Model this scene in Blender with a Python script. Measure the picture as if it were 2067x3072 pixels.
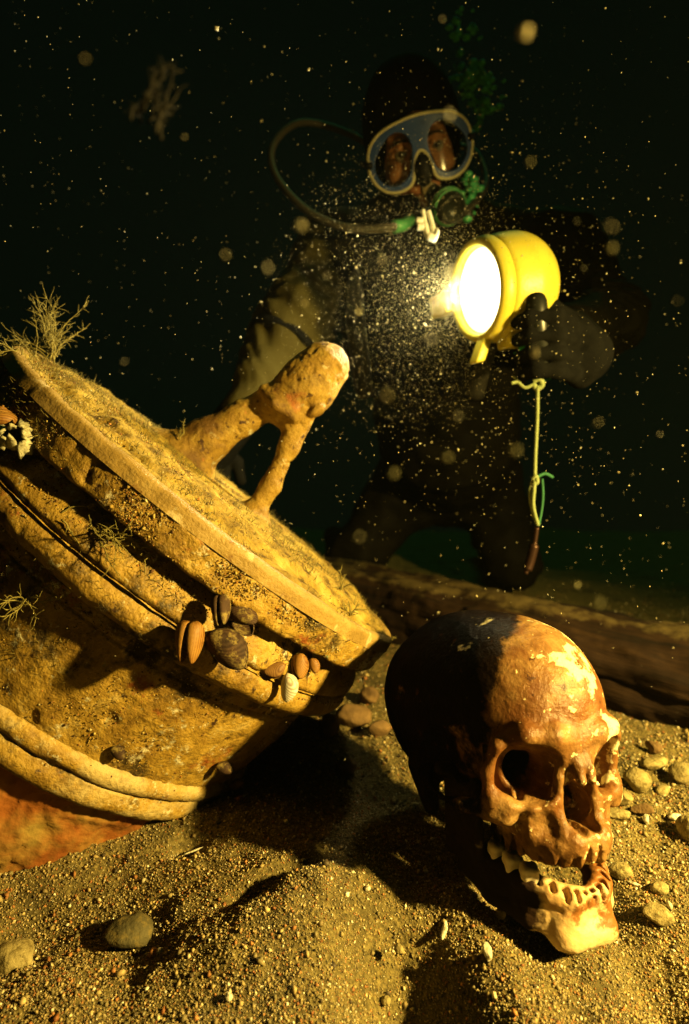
import bpy, math
import numpy as np
from mathutils import Vector, Matrix
from mathutils.bvhtree import BVHTree

scene = bpy.context.scene
for o in list(bpy.data.objects):
    bpy.data.objects.remove(o)
R = math.radians

# ------------------------------------------------------------------ camera
CAM_H, PITCH, FPX, CX, CY = 0.32, R(5.0), 569.0, 344.5, 512.0
cam_data = bpy.data.cameras.new('camera')
cam = bpy.data.objects.new('camera', cam_data)
scene.collection.objects.link(cam)
cam_data.sensor_fit = 'VERTICAL'
cam_data.sensor_height = 36.0
cam_data.sensor_width = 36.0
cam_data.lens = 20.0
cam_data.clip_start = 0.02
cam_data.clip_end = 100.0
cam.location = (0, 0, CAM_H)
cam.rotation_euler = (R(90) - PITCH, 0, 0)
cam_data.dof.use_dof = True
cam_data.dof.focus_distance = 0.42
cam_data.dof.aperture_fstop = 5.0
scene.camera = cam
scene.render.resolution_x, scene.render.resolution_y = 689, 1024

# ------------------------------------------------------------------ world: dark green water all round
world = bpy.data.worlds.new('World')
scene.world = world
world.use_nodes = True
bg = world.node_tree.nodes['Background']
bg.inputs[0].default_value = (0.05, 0.16, 0.08, 1)
bg.inputs[1].default_value = 0.014

# daylight that still filters down through the green water
sun_data = bpy.data.lights.new('daylight', 'SUN')
sun_data.energy = 0.11
sun_data.color = (0.06, 1.0, 0.30)
sun_data.angle = R(25)
sun = bpy.data.objects.new('daylight', sun_data)
scene.collection.objects.link(sun)
sun.rotation_euler = (R(-28), R(10), 0)

# the photographer's hand-held strobe, right of the camera
STROBE = Vector((0.70, 0.10, 0.46))
st_data = bpy.data.lights.new('strobe', 'SPOT')
st_data.energy = 118.0
st_data.color = (1.0, 0.71, 0.18)
st_data.shadow_soft_size = 0.02
st_data.spot_size = R(127)
st_data.spot_blend = 1.0
strobe = bpy.data.objects.new('strobe', st_data)
scene.collection.objects.link(strobe)
strobe.location = STROBE
strobe.rotation_euler = (Vector((0.19, 0.42, 0.10)) - STROBE).to_track_quat('-Z', 'Y').to_euler()

scene.view_settings.view_transform = 'Standard'
scene.view_settings.look = 'None'
scene.view_settings.exposure = 0.0
scene.view_settings.gamma = 1.0
scene.view_settings.use_curve_mapping = False
scene.render.engine = 'CYCLES'
scene.cycles.use_denoising = True
try:
    scene.cycles.denoiser = 'OPENIMAGEDENOISE'
except Exception:
    pass
scene.cycles.max_bounces = 6
scene.cycles.diffuse_bounces = 1
scene.cycles.glossy_bounces = 0
scene.cycles.transparent_max_bounces = 12
scene.cycles.volume_bounces = 0
scene.cycles.sample_clamp_indirect = 3.0

# ------------------------------------------------------------------ helpers
rng = np.random.default_rng(7)
COL = scene.collection
CP, SP = math.cos(PITCH), math.sin(PITCH)

def W(px, py, d):
    """point of the place seen at pixel (px, py) of a 689 x 1024 picture, d metres along the view axis"""
    x, y = (px - CX) / FPX * d, -(py - CY) / FPX * d
    return Vector((x, d * CP + y * SP, CAM_H - d * SP + y * CP))

def U(ux, uy, d):
    return W(ux * 0.43941, uy * 0.43941, d)

def cam_dir(x, y, z):
    return Vector((x, z * CP + y * SP, -z * SP + y * CP))

def obj(name, me, mat=None, parent=None, smooth=True):
    if mat is not None:
        me.materials.clear(); me.materials.append(mat)
    if smooth:
        me.polygons.foreach_set('use_smooth', np.ones(len(me.polygons), bool))
    o = bpy.data.objects.new(name, me)
    COL.objects.link(o)
    if parent is not None:
        o.parent = parent
    return o

def npmesh(name, V, F, attr=None):
    V = np.ascontiguousarray(V, np.float32); F = np.ascontiguousarray(F, np.int32)
    me = bpy.data.meshes.new(name)
    n, k = F.shape
    me.vertices.add(len(V)); me.vertices.foreach_set('co', V.ravel())
    me.loops.add(n * k); me.loops.foreach_set('vertex_index', F.ravel())
    me.polygons.add(n); me.polygons.foreach_set('loop_start', np.arange(0, n * k, k, dtype=np.int32))
    me.update(calc_edges=True)
    if attr is not None:
        a = me.color_attributes.new('tint', 'FLOAT_COLOR', 'POINT')
        c = np.ones((len(V), 4), np.float32); c[:, :3] = attr
        a.data.foreach_set('color', c.ravel())
    return me

class MB:
    """collects vertices and quads / triangles (triangles repeat nothing: kept apart)"""
    def __init__(s):
        s.v, s.q, s.n = [], [], 0
    def add(s, V, F):
        V = np.asarray(V, float); s.v.append(V)
        for f in F: s.q.append(tuple(int(i) + s.n for i in f))
        s.n += len(V)
    def mesh(s, name):
        me = bpy.data.meshes.new(name)
        me.from_pydata(np.concatenate(s.v).tolist(), [], s.q); me.update()
        return me
    def build(s, name, mat, parent=None, smooth=True):
        return obj(name, s.mesh(name), mat, parent, smooth)

def tube(pts, rad, n=8, cap=True):
    P = np.asarray([tuple(p) for p in pts], float); m = len(P)
    r = np.broadcast_to(np.asarray(rad, float), (m,))
    T = np.gradient(P, axis=0); T /= np.linalg.norm(T, axis=1)[:, None] + 1e-12
    ref = np.array([0.13, 0.37, 0.92]); 
    if abs(T[0] @ ref) > .9: ref = np.array([1., 0, 0])
    nrm = np.cross(T[0], ref); nrm /= np.linalg.norm(nrm)
    a = np.arange(n) / n * 2 * np.pi
    V = []
    for i in range(m):
        nrm = nrm - T[i] * (nrm @ T[i]); nrm /= np.linalg.norm(nrm) + 1e-12
        b = np.cross(T[i], nrm)
        V.append(P[i] + r[i] * (np.cos(a)[:, None] * nrm + np.sin(a)[:, None] * b))
    V = np.concatenate(V)
    F = [(i * n + j, i * n + (j + 1) % n, (i + 1) * n + (j + 1) % n, (i + 1) * n + j) for i in range(m - 1) for j in range(n)]
    if cap:
        F.append(tuple(range(n - 1, -1, -1))); F.append(tuple(range((m - 1) * n, m * n)))
    return V, F

def spline(pts, m=40):
    P = np.asarray([tuple(p) for p in pts], float)
    P = np.concatenate([[2 * P[0] - P[1]], P, [2 * P[-1] - P[-2]]])
    k = len(P) - 3; out = []
    for t in np.linspace(0, k - 1e-6, m):
        i = int(t); u = t - i; a, b, c, d = P[i:i + 4]
        out.append(.5 * ((2 * b) + (c - a) * u + (2 * a - 5 * b + 4 * c - d) * u * u + (3 * b - a - 3 * c + d) * u ** 3))
    return np.array(out)

def _hash(i, j, k, s):
    n = (i.astype(np.uint32) * np.uint32(374761393) + j.astype(np.uint32) * np.uint32(668265263)
         + k.astype(np.uint32) * np.uint32(2147483647) + np.uint32(s * 974711 + 13))
    n = (n ^ (n >> np.uint32(13))) * np.uint32(1274126177)
    n = (n ^ (n >> np.uint32(16))) * np.uint32(2246822519)
    return ((n ^ (n >> np.uint32(15))) & np.uint32(0xffff)).astype(np.float32) / 32767.5 - 1

def vnoise(x, y, z, s=0):
    x, y, z = np.broadcast_arrays(*(np.asarray(a, np.float32) for a in (x, y, z)))
    i, j, k = (np.floor(a).astype(np.int64) for a in (x, y, z))
    u, v, w = x - i, y - j, z - k
    u, v, w = (a * a * (3 - 2 * a) for a in (u, v, w))
    def h(a, b, c): return _hash((i + a) & 0xffff, (j + b) & 0xffff, (k + c) & 0xffff, s)
    def L(a, b, t): return a + (b - a) * t
    return L(L(L(h(0, 0, 0), h(1, 0, 0), u), L(h(0, 1, 0), h(1, 1, 0), u), v),
             L(L(h(0, 0, 1), h(1, 0, 1), u), L(h(0, 1, 1), h(1, 1, 1), u), v), w)

def fbm(x, y, z, oct=4, s=0, gain=.5):
    t, a = 0, 1.0
    for o in range(oct):
        f = 2.03 ** o
        t = t + a * vnoise(x * f + 17.3 * o, y * f - 9.1 * o, z * f + 5.7 * o, s + o); a *= gain
    return t

# ---- signed distance modelling on a grid, meshed by surface nets
def smin(a, b, k):
    if k <= 0: return np.minimum(a, b)
    h = np.maximum(k - np.abs(a - b), 0) / k
    return np.minimum(a, b) - h * h * k * .25

class SDF:
    def __init__(s, lo, hi, h, sym=False):
        s.lo, s.h, s.sym = np.array(lo, float), h, sym
        s.n = np.ceil((np.array(hi, float) - s.lo) / h).astype(int) + 1
        s.F = np.full(s.n, 1e3, np.float32)
        s.ax = [(s.lo[i] + h * np.arange(s.n[i])).astype(np.float32) for i in range(3)]
    def _blk(s, lo, hi, pad):
        lo, hi = np.array(lo, float) - pad, np.array(hi, float) + pad
        if s.sym:
            m = max(abs(lo[0]), abs(hi[0])); lo[0], hi[0] = -m, m
        a = np.clip(np.floor((lo - s.lo) / s.h).astype(int), 0, s.n); b = np.clip(np.ceil((hi - s.lo) / s.h).astype(int) + 1, 0, s.n)
        sl = tuple(slice(a[i], b[i]) for i in range(3))
        X, Y, Z = s.ax[0][sl[0]][:, None, None], s.ax[1][sl[1]][None, :, None], s.ax[2][sl[2]][None, None, :]
        return sl, (np.abs(X) if s.sym else X), Y, Z
    def op(s, prim, k=0, sub=False):
        fn, lo, hi = prim
        sl, X, Y, Z = s._blk(lo, hi, k + 3 * s.h)
        d = fn(X, Y, Z)
        s.F[sl] = -smin(-s.F[sl], d, k) if sub else smin(s.F[sl], d, k)
    def add(s, prim, k=0): s.op(prim, k)
    def sub(s, prim, k=0): s.op(prim, k, True)
    def mesh(s, name, scale=1.0, xf=None, attr=None):
        F, h = s.F, s.h
        neg = F < 0
        nx, ny, nz = F.shape
        cnt = np.zeros((nx - 1, ny - 1, nz - 1), np.int8)
        for a in (0, 1):
            for b in (0, 1):
                for c in (0, 1):
                    cnt += neg[a:nx - 1 + a, b:ny - 1 + b, c:nz - 1 + c]
        I = np.argwhere((cnt > 0) & (cnt < 8))
        idx = np.full(cnt.shape, -1, np.int64); idx[tuple(I.T)] = np.arange(len(I))
        acc = np.zeros((len(I), 3)); num = np.zeros(len(I))
        cor = [(a, b, c) for a in (0, 1) for b in (0, 1) for c in (0, 1)]
        val = {c: F[I[:, 0] + c[0], I[:, 1] + c[1], I[:, 2] + c[2]].astype(float) for c in cor}
        for c in cor:
            for d in range(3):
                if c[d] == 0:
                    e = list(c); e[d] = 1; e = tuple(e)
                    a, b = val[c], val[e]; m = (a < 0) != (b < 0)
                    t = np.where(m, a / np.where(m, a - b, 1), 0)
                    p = np.tile(np.array(c, float), (len(I), 1)); p[:, d] += t
                    acc[m] += p[m]; num[m] += 1
        V = s.lo + h * (I + acc / num[:, None])
        Q = []
        for d in range(3):
            e, f = (d + 1) % 3, (d + 2) % 3
            sh = [slice(1, -1)] * 3; sh[d] = slice(0, -1)
            A = neg[tuple(sh)]; sh2 = list(sh); sh2[d] = slice(1, None); B = neg[tuple(sh2)]
            J = np.argwhere(A != B); off = np.ones(3, int); off[d] = 0; J = J + off
            de = np.zeros(3, int); de[e] = 1; df = np.zeros(3, int); df[f] = 1
            q = np.stack([idx[tuple((J - de - df).T)], idx[tuple((J - df).T)], idx[tuple(J.T)], idx[tuple((J - de).T)]], 1)
            flip = ~neg[tuple(J.T)]
            q[flip] = q[flip][:, ::-1]
            Q.append(q)
        Q = np.concatenate(Q); Q = Q[(Q >= 0).all(1)]
        V = V * scale
        if xf is not None:
            M = np.array(xf); V = V @ M[:3, :3].T + M[:3, 3]
        return npmesh(name, V, Q)

def ell(c, r, rot=None):
    c, r = np.array(c, np.float32), np.array(r, np.float32)
    def fn(X, Y, Z):
        x, y, z = X - c[0], Y - c[1], Z - c[2]
        if rot is not None:
            m = np.array(rot, np.float32)
            x, y, z = (m[0, i] * x + m[1, i] * y + m[2, i] * z for i in range(3))
        k0 = np.sqrt((x / r[0]) ** 2 + (y / r[1]) ** 2 + (z / r[2]) ** 2)
        k1 = np.sqrt((x / r[0] ** 2) ** 2 + (y / r[1] ** 2) ** 2 + (z / r[2] ** 2) ** 2) + 1e-9
        return k0 * (k0 - 1) / k1
    m = max(r) if rot is not None else r
    return fn, c - m, c + m

def cap(a, b, ra, rb=None):
    rb = ra if rb is None else rb
    a, b = np.array(a, np.float32), np.array(b, np.float32); ba = b - a; L = float(ba @ ba) + 1e-9
    def fn(X, Y, Z):
        x, y, z = X - a[0], Y - a[1], Z - a[2]
        t = np.clip((x * ba[0] + y * ba[1] + z * ba[2]) / L, 0, 1)
        return np.sqrt((x - t * ba[0]) ** 2 + (y - t * ba[1]) ** 2 + (z - t * ba[2]) ** 2) - (ra + (rb - ra) * t)
    m = max(ra, rb)
    return fn, np.minimum(a, b) - m, np.maximum(a, b) + m

def box(c, half, rad=0.0, rot=None):
    c, hf = np.array(c, np.float32), np.array(half, np.float32)
    def fn(X, Y, Z):
        x, y, z = X - c[0], Y - c[1], Z - c[2]
        if rot is not None:
            m = np.array(rot, np.float32)
            x, y, z = (m[0, i] * x + m[1, i] * y + m[2, i] * z for i in range(3))
        x, y, z = np.abs(x) - hf[0] + rad, np.abs(y) - hf[1] + rad, np.abs(z) - hf[2] + rad
        return (np.sqrt(np.maximum(x, 0) ** 2 + np.maximum(y, 0) ** 2 + np.maximum(z, 0) ** 2)
                + np.minimum(np.maximum(x, np.maximum(y, z)), 0) - rad)
    m = float(np.linalg.norm(hf)) if rot is not None else hf
    return fn, c - m, c + m

def chain(S, pts, rads, k):
    r = np.broadcast_to(np.asarray(rads, float), (len(pts),))
    for i in range(len(pts) - 1):
        S.add(cap(pts[i], pts[i + 1], r[i], r[i + 1]), k)

def rotm(ax, ay, az):
    return np.array((Matrix.Rotation(R(az), 3, 'Z') @ Matrix.Rotation(R(ay), 3, 'Y') @ Matrix.Rotation(R(ax), 3, 'X')))

# ---- tags
def tag(o, label, cat, group=None):
    o['label'] = label; o['category'] = cat
    if group: o['group'] = group
    return o

def thing(name, label, cat, loc=(0, 0, 0), group=None):
    o = bpy.data.objects.new(name, None); COL.objects.link(o)
    o.empty_display_size = .02
    o.location = loc
    return tag(o, label, cat, group)

def adopt(parent, *kids):
    """make meshes built in world coordinates parts of a thing that stands at parent.location"""
    for k in kids:
        k.parent = parent
        k.matrix_parent_inverse = Matrix.Translation(parent.location).inverted()

# ---- materials
def mat(name, ramp, scale=8, rough=.6, bump=0., bump_scale=None, detail=8, coord='Object', spec=.3, metal=0., dist=0.,
        stretch=(1, 1, 1), ramp_noise_rough=.6, bump2=None):
    m = bpy.data.materials.new(name); m.use_nodes = True
    nt = m.node_tree; N, L = nt.nodes, nt.links
    b = N['Principled BSDF']
    tc = N.new('ShaderNodeTexCoord'); mp = N.new('ShaderNodeMapping'); mp.inputs['Scale'].default_value = stretch
    L.new(tc.outputs[coord], mp.inputs[0])
    nz = N.new('ShaderNodeTexNoise'); nz.inputs['Scale'].default_value = scale
    nz.inputs['Detail'].default_value = detail; nz.inputs['Roughness'].default_value = ramp_noise_rough; nz.inputs['Distortion'].default_value = dist
    L.new(mp.outputs[0], nz.inputs['Vector'])
    cr = N.new('ShaderNodeValToRGB'); e = cr.color_ramp.elements
    while len(e) < len(ramp): e.new(.5)
    for i, (p, c) in enumerate(ramp):
        e[i].position = p; e[i].color = (*c, 1)
    L.new(nz.outputs[0], cr.inputs[0]); L.new(cr.outputs[0], b.inputs['Base Color'])
    b.inputs['Roughness'].default_value = rough; b.inputs['Specular IOR Level'].default_value = spec; b.inputs['Metallic'].default_value = metal
    if bump:
        n2 = N.new('ShaderNodeTexNoise'); n2.inputs['Scale'].default_value = bump_scale or scale * 6
        n2.inputs['Detail'].default_value = 6; L.new(mp.outputs[0], n2.inputs['Vector'])
        bp = N.new('ShaderNodeBump'); bp.inputs['Strength'].default_value = 1; bp.inputs['Distance'].default_value = bump
        L.new(n2.outputs[0], bp.inputs['Height']); L.new(bp.outputs[0], b.inputs['Normal'])
        if bump2:
            n3 = N.new('ShaderNodeTexNoise'); n3.inputs['Scale'].default_value = bump2[1]; n3.inputs['Detail'].default_value = 10; n3.inputs['Roughness'].default_value = .7
            L.new(mp.outputs[0], n3.inputs['Vector'])
            b3 = N.new('ShaderNodeBump'); b3.inputs['Strength'].default_value = 1; b3.inputs['Distance'].default_value = bump2[0]
            L.new(n3.outputs[0], b3.inputs['Height']); L.new(b3.outputs[0], bp.inputs['Normal'])
    m['out'] = cr.name
    return m

def overlay(m, colour, scale, lo, hi, seed=0., detail=6, coord='Object', rough=.6, mask=None, stretch=(1, 1, 1)):
    """lay a patch pattern of another colour over a material"""
    nt = m.node_tree; N, L = nt.nodes, nt.links; b = N['Principled BSDF']
    src = b.inputs['Base Color'].links[0].from_socket
    tc = N.new('ShaderNodeTexCoord'); mp = N.new('ShaderNodeMapping'); mp.inputs['Location'].default_value = (seed, seed * 1.7, -seed)
    mp.inputs['Scale'].default_value = stretch
    L.new(tc.outputs[coord], mp.inputs[0])
    nz = N.new('ShaderNodeTexNoise'); nz.inputs['Scale'].default_value = scale; nz.inputs['Detail'].default_value = detail; nz.inputs['Roughness'].default_value = rough
    L.new(mp.outputs[0], nz.inputs['Vector'])
    h = nz.outputs[0]
    if mask is not None:      # mask: (direction vector, offset, width, weight) adds a ramp along an object axis
        for (dv, off, wid, wt) in mask:
            vm = N.new('ShaderNodeVectorMath'); vm.operation = 'DOT_PRODUCT'; vm.inputs[1].default_value = dv
            L.new(tc.outputs[coord], vm.inputs[0])
            mr = N.new('ShaderNodeMapRange'); mr.inputs['From Min'].default_value = off - wid; mr.inputs['From Max'].default_value = off + wid
            mr.inputs['To Min'].default_value = -wt; mr.inputs['To Max'].default_value = wt
            L.new(vm.outputs['Value'], mr.inputs['Value'])
            ad = N.new('ShaderNodeMath'); ad.operation = 'ADD'; L.new(h, ad.inputs[0]); L.new(mr.outputs[0], ad.inputs[1]); h = ad.outputs[0]
    mr = N.new('ShaderNodeMapRange'); mr.inputs['From Min'].default_value = lo; mr.inputs['From Max'].default_value = hi
    L.new(h, mr.inputs['Value'])
    mx = N.new('ShaderNodeMix'); mx.data_type = 'RGBA'; L.new(mr.outputs[0], mx.inputs['Factor'])
    L.new(src, mx.inputs['A']); mx.inputs['B'].default_value = (*colour, 1)
    L.new(mx.outputs['Result'], b.inputs['Base Color'])
    return m

def plain(name, c, rough=.5, metal=0., spec=.3, emit=None):
    k = [(.25, tuple(.8 * x for x in c)), (.75, tuple(min(1, 1.15 * x) for x in c))]
    m = mat(name, k, scale=25, rough=rough, metal=metal, spec=spec)
    if emit:
        b = m.node_tree.nodes['Principled BSDF']; b.inputs['Emission Color'].default_value = (*emit[0], 1); b.inputs['Emission Strength'].default_value = emit[1]
    return m

def tint_mat(name, rough=.7, spec=.3, trans=0., bump=0., gain=1.0):
    m = bpy.data.materials.new(name); m.use_nodes = True
    N, L = m.node_tree.nodes, m.node_tree.links; b = N['Principled BSDF']
    a = N.new('ShaderNodeVertexColor'); a.layer_name = 'tint'
    tc = N.new('ShaderNodeTexCoord'); nz = N.new('ShaderNodeTexNoise'); nz.inputs['Scale'].default_value = 700; nz.inputs['Detail'].default_value = 3
    L.new(tc.outputs['Object'], nz.inputs['Vector'])
    mr = N.new('ShaderNodeMapRange'); mr.inputs['To Min'].default_value = .55 * gain; mr.inputs['To Max'].default_value = 1.45 * gain
    L.new(nz.outputs[0], mr.inputs['Value'])
    mx = N.new('ShaderNodeVectorMath'); mx.operation = 'SCALE'; L.new(a.outputs[0], mx.inputs[0]); L.new(mr.outputs[0], mx.inputs['Scale'])
    L.new(mx.outputs[0], b.inputs['Base Color'])
    b.inputs['Roughness'].default_value = rough; b.inputs['Specular IOR Level'].default_value = spec
    return m
# ================================================================== the sea bed
def ray_ground(px, py, z=0.0):
    d = W(px, py, 1.0) - Vector((0, 0, CAM_H))
    t = (z - CAM_H) / d.z
    return Vector((d.x * t, d.y * t, z))

def GU(ux, uy):
    return ray_ground(ux * .43941, uy * .43941)

def bump2(x, y, c, sx, sy, ang, a):
    ca, sa = math.cos(R(ang)), math.sin(R(ang))
    u, v = (x - c[0]) * ca + (y - c[1]) * sa, -(x - c[0]) * sa + (y - c[1]) * ca
    return a * np.exp(-(u / sx) ** 2 - (v / sy) ** 2)

PITS = []   # (ground point, radius along, radius across, angle, height)
def feat(ux, uy, sx, sy, ang, a):
    p = GU(ux, uy); PITS.append(((p.x, p.y), sx, sy, ang, a))
feat(930, 2240, .035, .060, 12, -.034)      # hollow in the foreground
feat(965, 2330, .034, .045, 10, -.030)
feat(1120, 2250, .040, .080, 0, .014)       # rise right of it
feat(700, 2110, .075, .050, 15, .024)       # low mound in the middle
feat(560, 2070, .022, .012, 30, -.014)      # scoop behind the mound
feat(660, 2015, .028, .010, 25, -.015)
feat(640, 1880, .09, .05, 0, .012)
feat(300, 2140, .035, .030, 0, -.014)       # bed of the grey stone
feat(130, 2060, .075, .05, 20, -.020)       # dark scour under the gun
feat(430, 1915, .016, .011, 20, -.016)
feat(270, 2075, .010, .009, 0, -.010)
feat(1050, 1990, .030, .020, -30, -.012)
feat(1500, 2230, .02, .02, 0, -.012)
feat(1440, 2120, .02, .025, 0, -.010)
feat(1510, 1900, .05, .03, 0, -.012)
feat(880, 1760, .06, .05, 0, -.016)
feat(1285, 1975, .034, .034, 0, -.034)      # pit added inside the jaw to keep the mouth gap in shade

def hgt(x, y):
    z = .010 * fbm(x * 5, y * 5, 0 * x, 3, 21) + .004 * fbm(x * 22, y * 22, 0 * x, 3, 31) + .0016 * fbm(x * 75, y * 75, 0 * x, 2, 41)
    for c, sx, sy, ang, a in PITS:
        z = z + bump2(x, y, c, sx, sy, ang, a)
    far = np.clip((np.hypot(x, y) - 1.0) / 3, 0, 1)
    z = z + far * .10 * fbm(x * 1.1, y * 1.1, 0 * x + 3, 3, 51)
    z = z - 1.2 * (1 - np.exp(-.35 * np.clip(np.hypot(x * .6, y) - 1.95, 0, 20) / 1.2))      # the bank falls away behind the diver
    return z - .004

def ground(p):
    return float(hgt(np.array([p[0]], np.float32), np.array([p[1]], np.float32))[0])

def ground_at(px, py):
    p = ray_ground(px, py)
    for _ in range(6):
        p = ray_ground(px, py, ground(p))
    return p

sand = mat('sand', [(.28, (.040, .030, .010)), (.45, (.11, .085, .028)), (.6, (.21, .16, .053)), (.75, (.31, .245, .095))], scale=330, rough=.85, bump=.0022, bump_scale=380, spec=.2, detail=4)
overlay(sand, (.30, .12, .03), 600, .66, .70, 2.0, detail=2)
overlay(sand, (.55, .50, .34), 520, .70, .73, 5.0, detail=2)
overlay(sand, (.07, .055, .02), 14, .52, .66, 9.0)
n = 620
t = np.linspace(-1, 1, n)
gx = .08 + .55 * t + 11.5 * t ** 7 * np.abs(t) ** 2
gy = .50 + .40 * t + 11.5 * t ** 7 * np.abs(t) ** 2
GX, GY = np.meshgrid(gx, gy, indexing='ij')
GZ = hgt(GX.ravel(), GY.ravel())
ii = np.arange(n * n).reshape(n, n)
Fq = np.stack([ii[:-1, :-1], ii[1:, :-1], ii[1:, 1:], ii[:-1, 1:]], -1).reshape(-1, 4)
seabed = obj('seabed', npmesh('seabed', np.stack([GX.ravel(), GY.ravel(), GZ], 1), Fq), sand)
seabed['kind'] = 'structure'; seabed['label'] = 'coarse yellow brown sand of the sea bed'

# loose grains: far too many to count
PAL = np.array([(.30, .22, .09), (.22, .17, .07), (.40, .30, .13), (.16, .13, .055), (.34, .15, .045), (.50, .42, .24), (.70, .64, .46), (.07, .05, .025), (.26, .10, .03)])
PW = np.array([.25, .22, .14, .14, .09, .07, .025, .05, .03])
phi = (1 + 5 ** .5) / 2
ICO_V = np.array([(-1, phi, 0), (1, phi, 0), (-1, -phi, 0), (1, -phi, 0), (0, -1, phi), (0, 1, phi), (0, -1, -phi), (0, 1, -phi), (phi, 0, -1), (phi, 0, 1), (-phi, 0, -1), (-phi, 0, 1)]) / math.sqrt(1 + phi * phi)
ICO_F = np.array([(0, 11, 5), (0, 5, 1), (0, 1, 7), (0, 7, 10), (0, 10, 11), (1, 5, 9), (5, 11, 4), (11, 10, 2), (10, 7, 6), (7, 1, 8), (3, 9, 4), (3, 4, 2), (3, 2, 6), (3, 6, 8), (3, 8, 9), (4, 9, 5), (2, 4, 11), (6, 2, 10), (8, 6, 7), (9, 8, 1)])

def rand_rot(m):
    q = rng.normal(size=(m, 4)); q /= np.linalg.norm(q, axis=1)[:, None]
    w, x, y, z = q.T
    return np.stack([1 - 2 * (y * y + z * z), 2 * (x * y - z * w), 2 * (x * z + y * w), 2 * (x * y + z * w), 1 - 2 * (x * x + z * z), 2 * (y * z - x * w),
                     2 * (x * z - y * w), 2 * (y * z + x * w), 1 - 2 * (x * x + y * y)], -1).reshape(m, 3, 3)

OCT_V = np.array([(1, 0, 0), (-1, 0, 0), (0, 1, 0), (0, -1, 0), (0, 0, 1), (0, 0, -1)], float)
OCT_F = np.array([(0, 2, 4), (2, 1, 4), (1, 3, 4), (3, 0, 4), (2, 0, 5), (1, 2, 5), (3, 1, 5), (0, 3, 5)])
def grains(name, P, size, tint, material, shape=(1, .8, .6), parent=None):
    m = len(P)
    V = OCT_V[None] * 1.12 * (1 + rng.uniform(-.25, .25, (m, 6, 1))) * (np.array(shape) * rng.uniform(.75, 1.25, (m, 1, 3)))
    V = np.einsum('mij,mkj->mki', rand_rot(m), V) * size[:, None, None] + P[:, None, :]
    F = (OCT_F[None] + 6 * np.arange(m)[:, None, None]).reshape(-1, 3)
    return obj(name, npmesh(name, V.reshape(-1, 3), F, np.repeat(tint, 6, 0)), material, parent)

m = 125000
px, py = rng.uniform(-40, 730, m * 2), 560 + 520 * rng.uniform(0, 1, m * 2) ** .8
dirs = np.stack([(px - CX) / FPX, np.full(2 * m, CP) - (py - CY) / FPX * SP, -SP - (py - CY) / FPX * CP], 1)
tt = -CAM_H / dirs[:, 2]
gx_, gy_ = dirs[:, 0] * tt, dirs[:, 1] * tt
keep = (gy_ < 1.6)
gx_, gy_ = gx_[keep][:m], gy_[keep][:m]
m = len(gx_)
dist = np.hypot(gx_, gy_)
size = .00053 * np.exp(rng.normal(0, .48, m)) * np.clip(dist / .42, .9, 1.7)
big = rng.uniform(size=m) < .012
size[big] *= rng.uniform(1.6, 2.6, big.sum())
P = np.stack([gx_, gy_, hgt(gx_, gy_) + size * .45], 1)
tint = PAL[rng.choice(len(PAL), m, p=PW / PW.sum())] * rng.uniform(.75, 1.5, (m, 1))
grain_mat = tint_mat('grain', rough=.6, spec=.35)
gr = grains('sand_grains', P, size, tint, grain_mat)
gr['kind'] = 'stuff'; gr['label'] = 'loose coarse sand grains and shell bits on the sea bed'

# ================================================================== the half-buried timber
timber_mat = mat('timber', [(.3, (.008, .004, .002)), (.5, (.020, .009, .004)), (.7, (.036, .018, .007))], scale=12, rough=.85, bump=.0015, bump_scale=60, stretch=(.6, 6, 6), spec=.2)
overlay(timber_mat, (.11, .08, .03), 40, .52, .75, 4.0, mask=[((0, 0, 1), .056, .010, .24)])
def timber():
    a, b = ray_ground(240, 590), ray_ground(760, 748)
    ax = (b - a); L = ax.length; ax.normalize(); nrm = Vector((-ax.y, ax.x, 0))
    nu, nv = 300, 72
    u = np.linspace(0, L, nu)
    prof = []
    hw, hh = .085, .068
    for k in range(nv):
        s = k / nv * 4; q = int(s); f = s - q
        c = [(-1, -1), (1, -1), (1, 1), (-1, 1)]
        p0, p1 = c[q], c[(q + 1) % 4]
        prof.append(((p0[0] + (p1[0] - p0[0]) * f) * hw, (p0[1] + (p1[1] - p0[1]) * f) * hh))
    prof = np.array(prof)
    # round the worn corners
    r = np.linalg.norm(prof / (hw, hh), ord=8, axis=1); prof = prof * (1 - .10 * (np.abs(prof[:, 0] / hw) * np.abs(prof[:, 1] / hh)) ** 3)[:, None]
    UU, A = np.meshgrid(u, prof[:, 0], indexing='ij'); _, B = np.meshgrid(u, prof[:, 1], indexing='ij')
    d = .010 * fbm(UU * 4, A * 20, B * 20, 3, 61) + .004 * fbm(UU * 2, A * 110, B * 110, 3, 71) + .006 * fbm(UU * 14, A * 30, B * 30, 3, 72) + .0008 * fbm(UU * 90, A * 90, B * 90, 2, 75)
    sc = 1 + d / .07
    A, B = A * sc, B * sc
    B = B - .012 * np.sin(UU * 3.1 + .6) - .020 * np.clip((UU - L * .55) / (L * .45), 0, 1) * (B > 0)
    V = np.stack([UU - L / 2, A, B], -1).reshape(-1, 3)
    ii = np.arange(nu * nv).reshape(nu, nv); jj = np.roll(ii, -1, 1)
    F = np.stack([ii[:-1], ii[1:], jj[1:], jj[:-1]], -1).reshape(-1, 4)
    me = npmesh('timber', V, F)
    o = obj('ship_timber', me, timber_mat)
    c = (a + b) / 2 + nrm * .085
    o.matrix_basis = Matrix.Translation((c.x, c.y, .030)) @ Matrix((ax, nrm, Vector((0, 0, 1)))).transposed().to_4x4()
    tag(o, 'dark rotten timber beam lying half buried behind the skull', 'timber')
timber()
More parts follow.
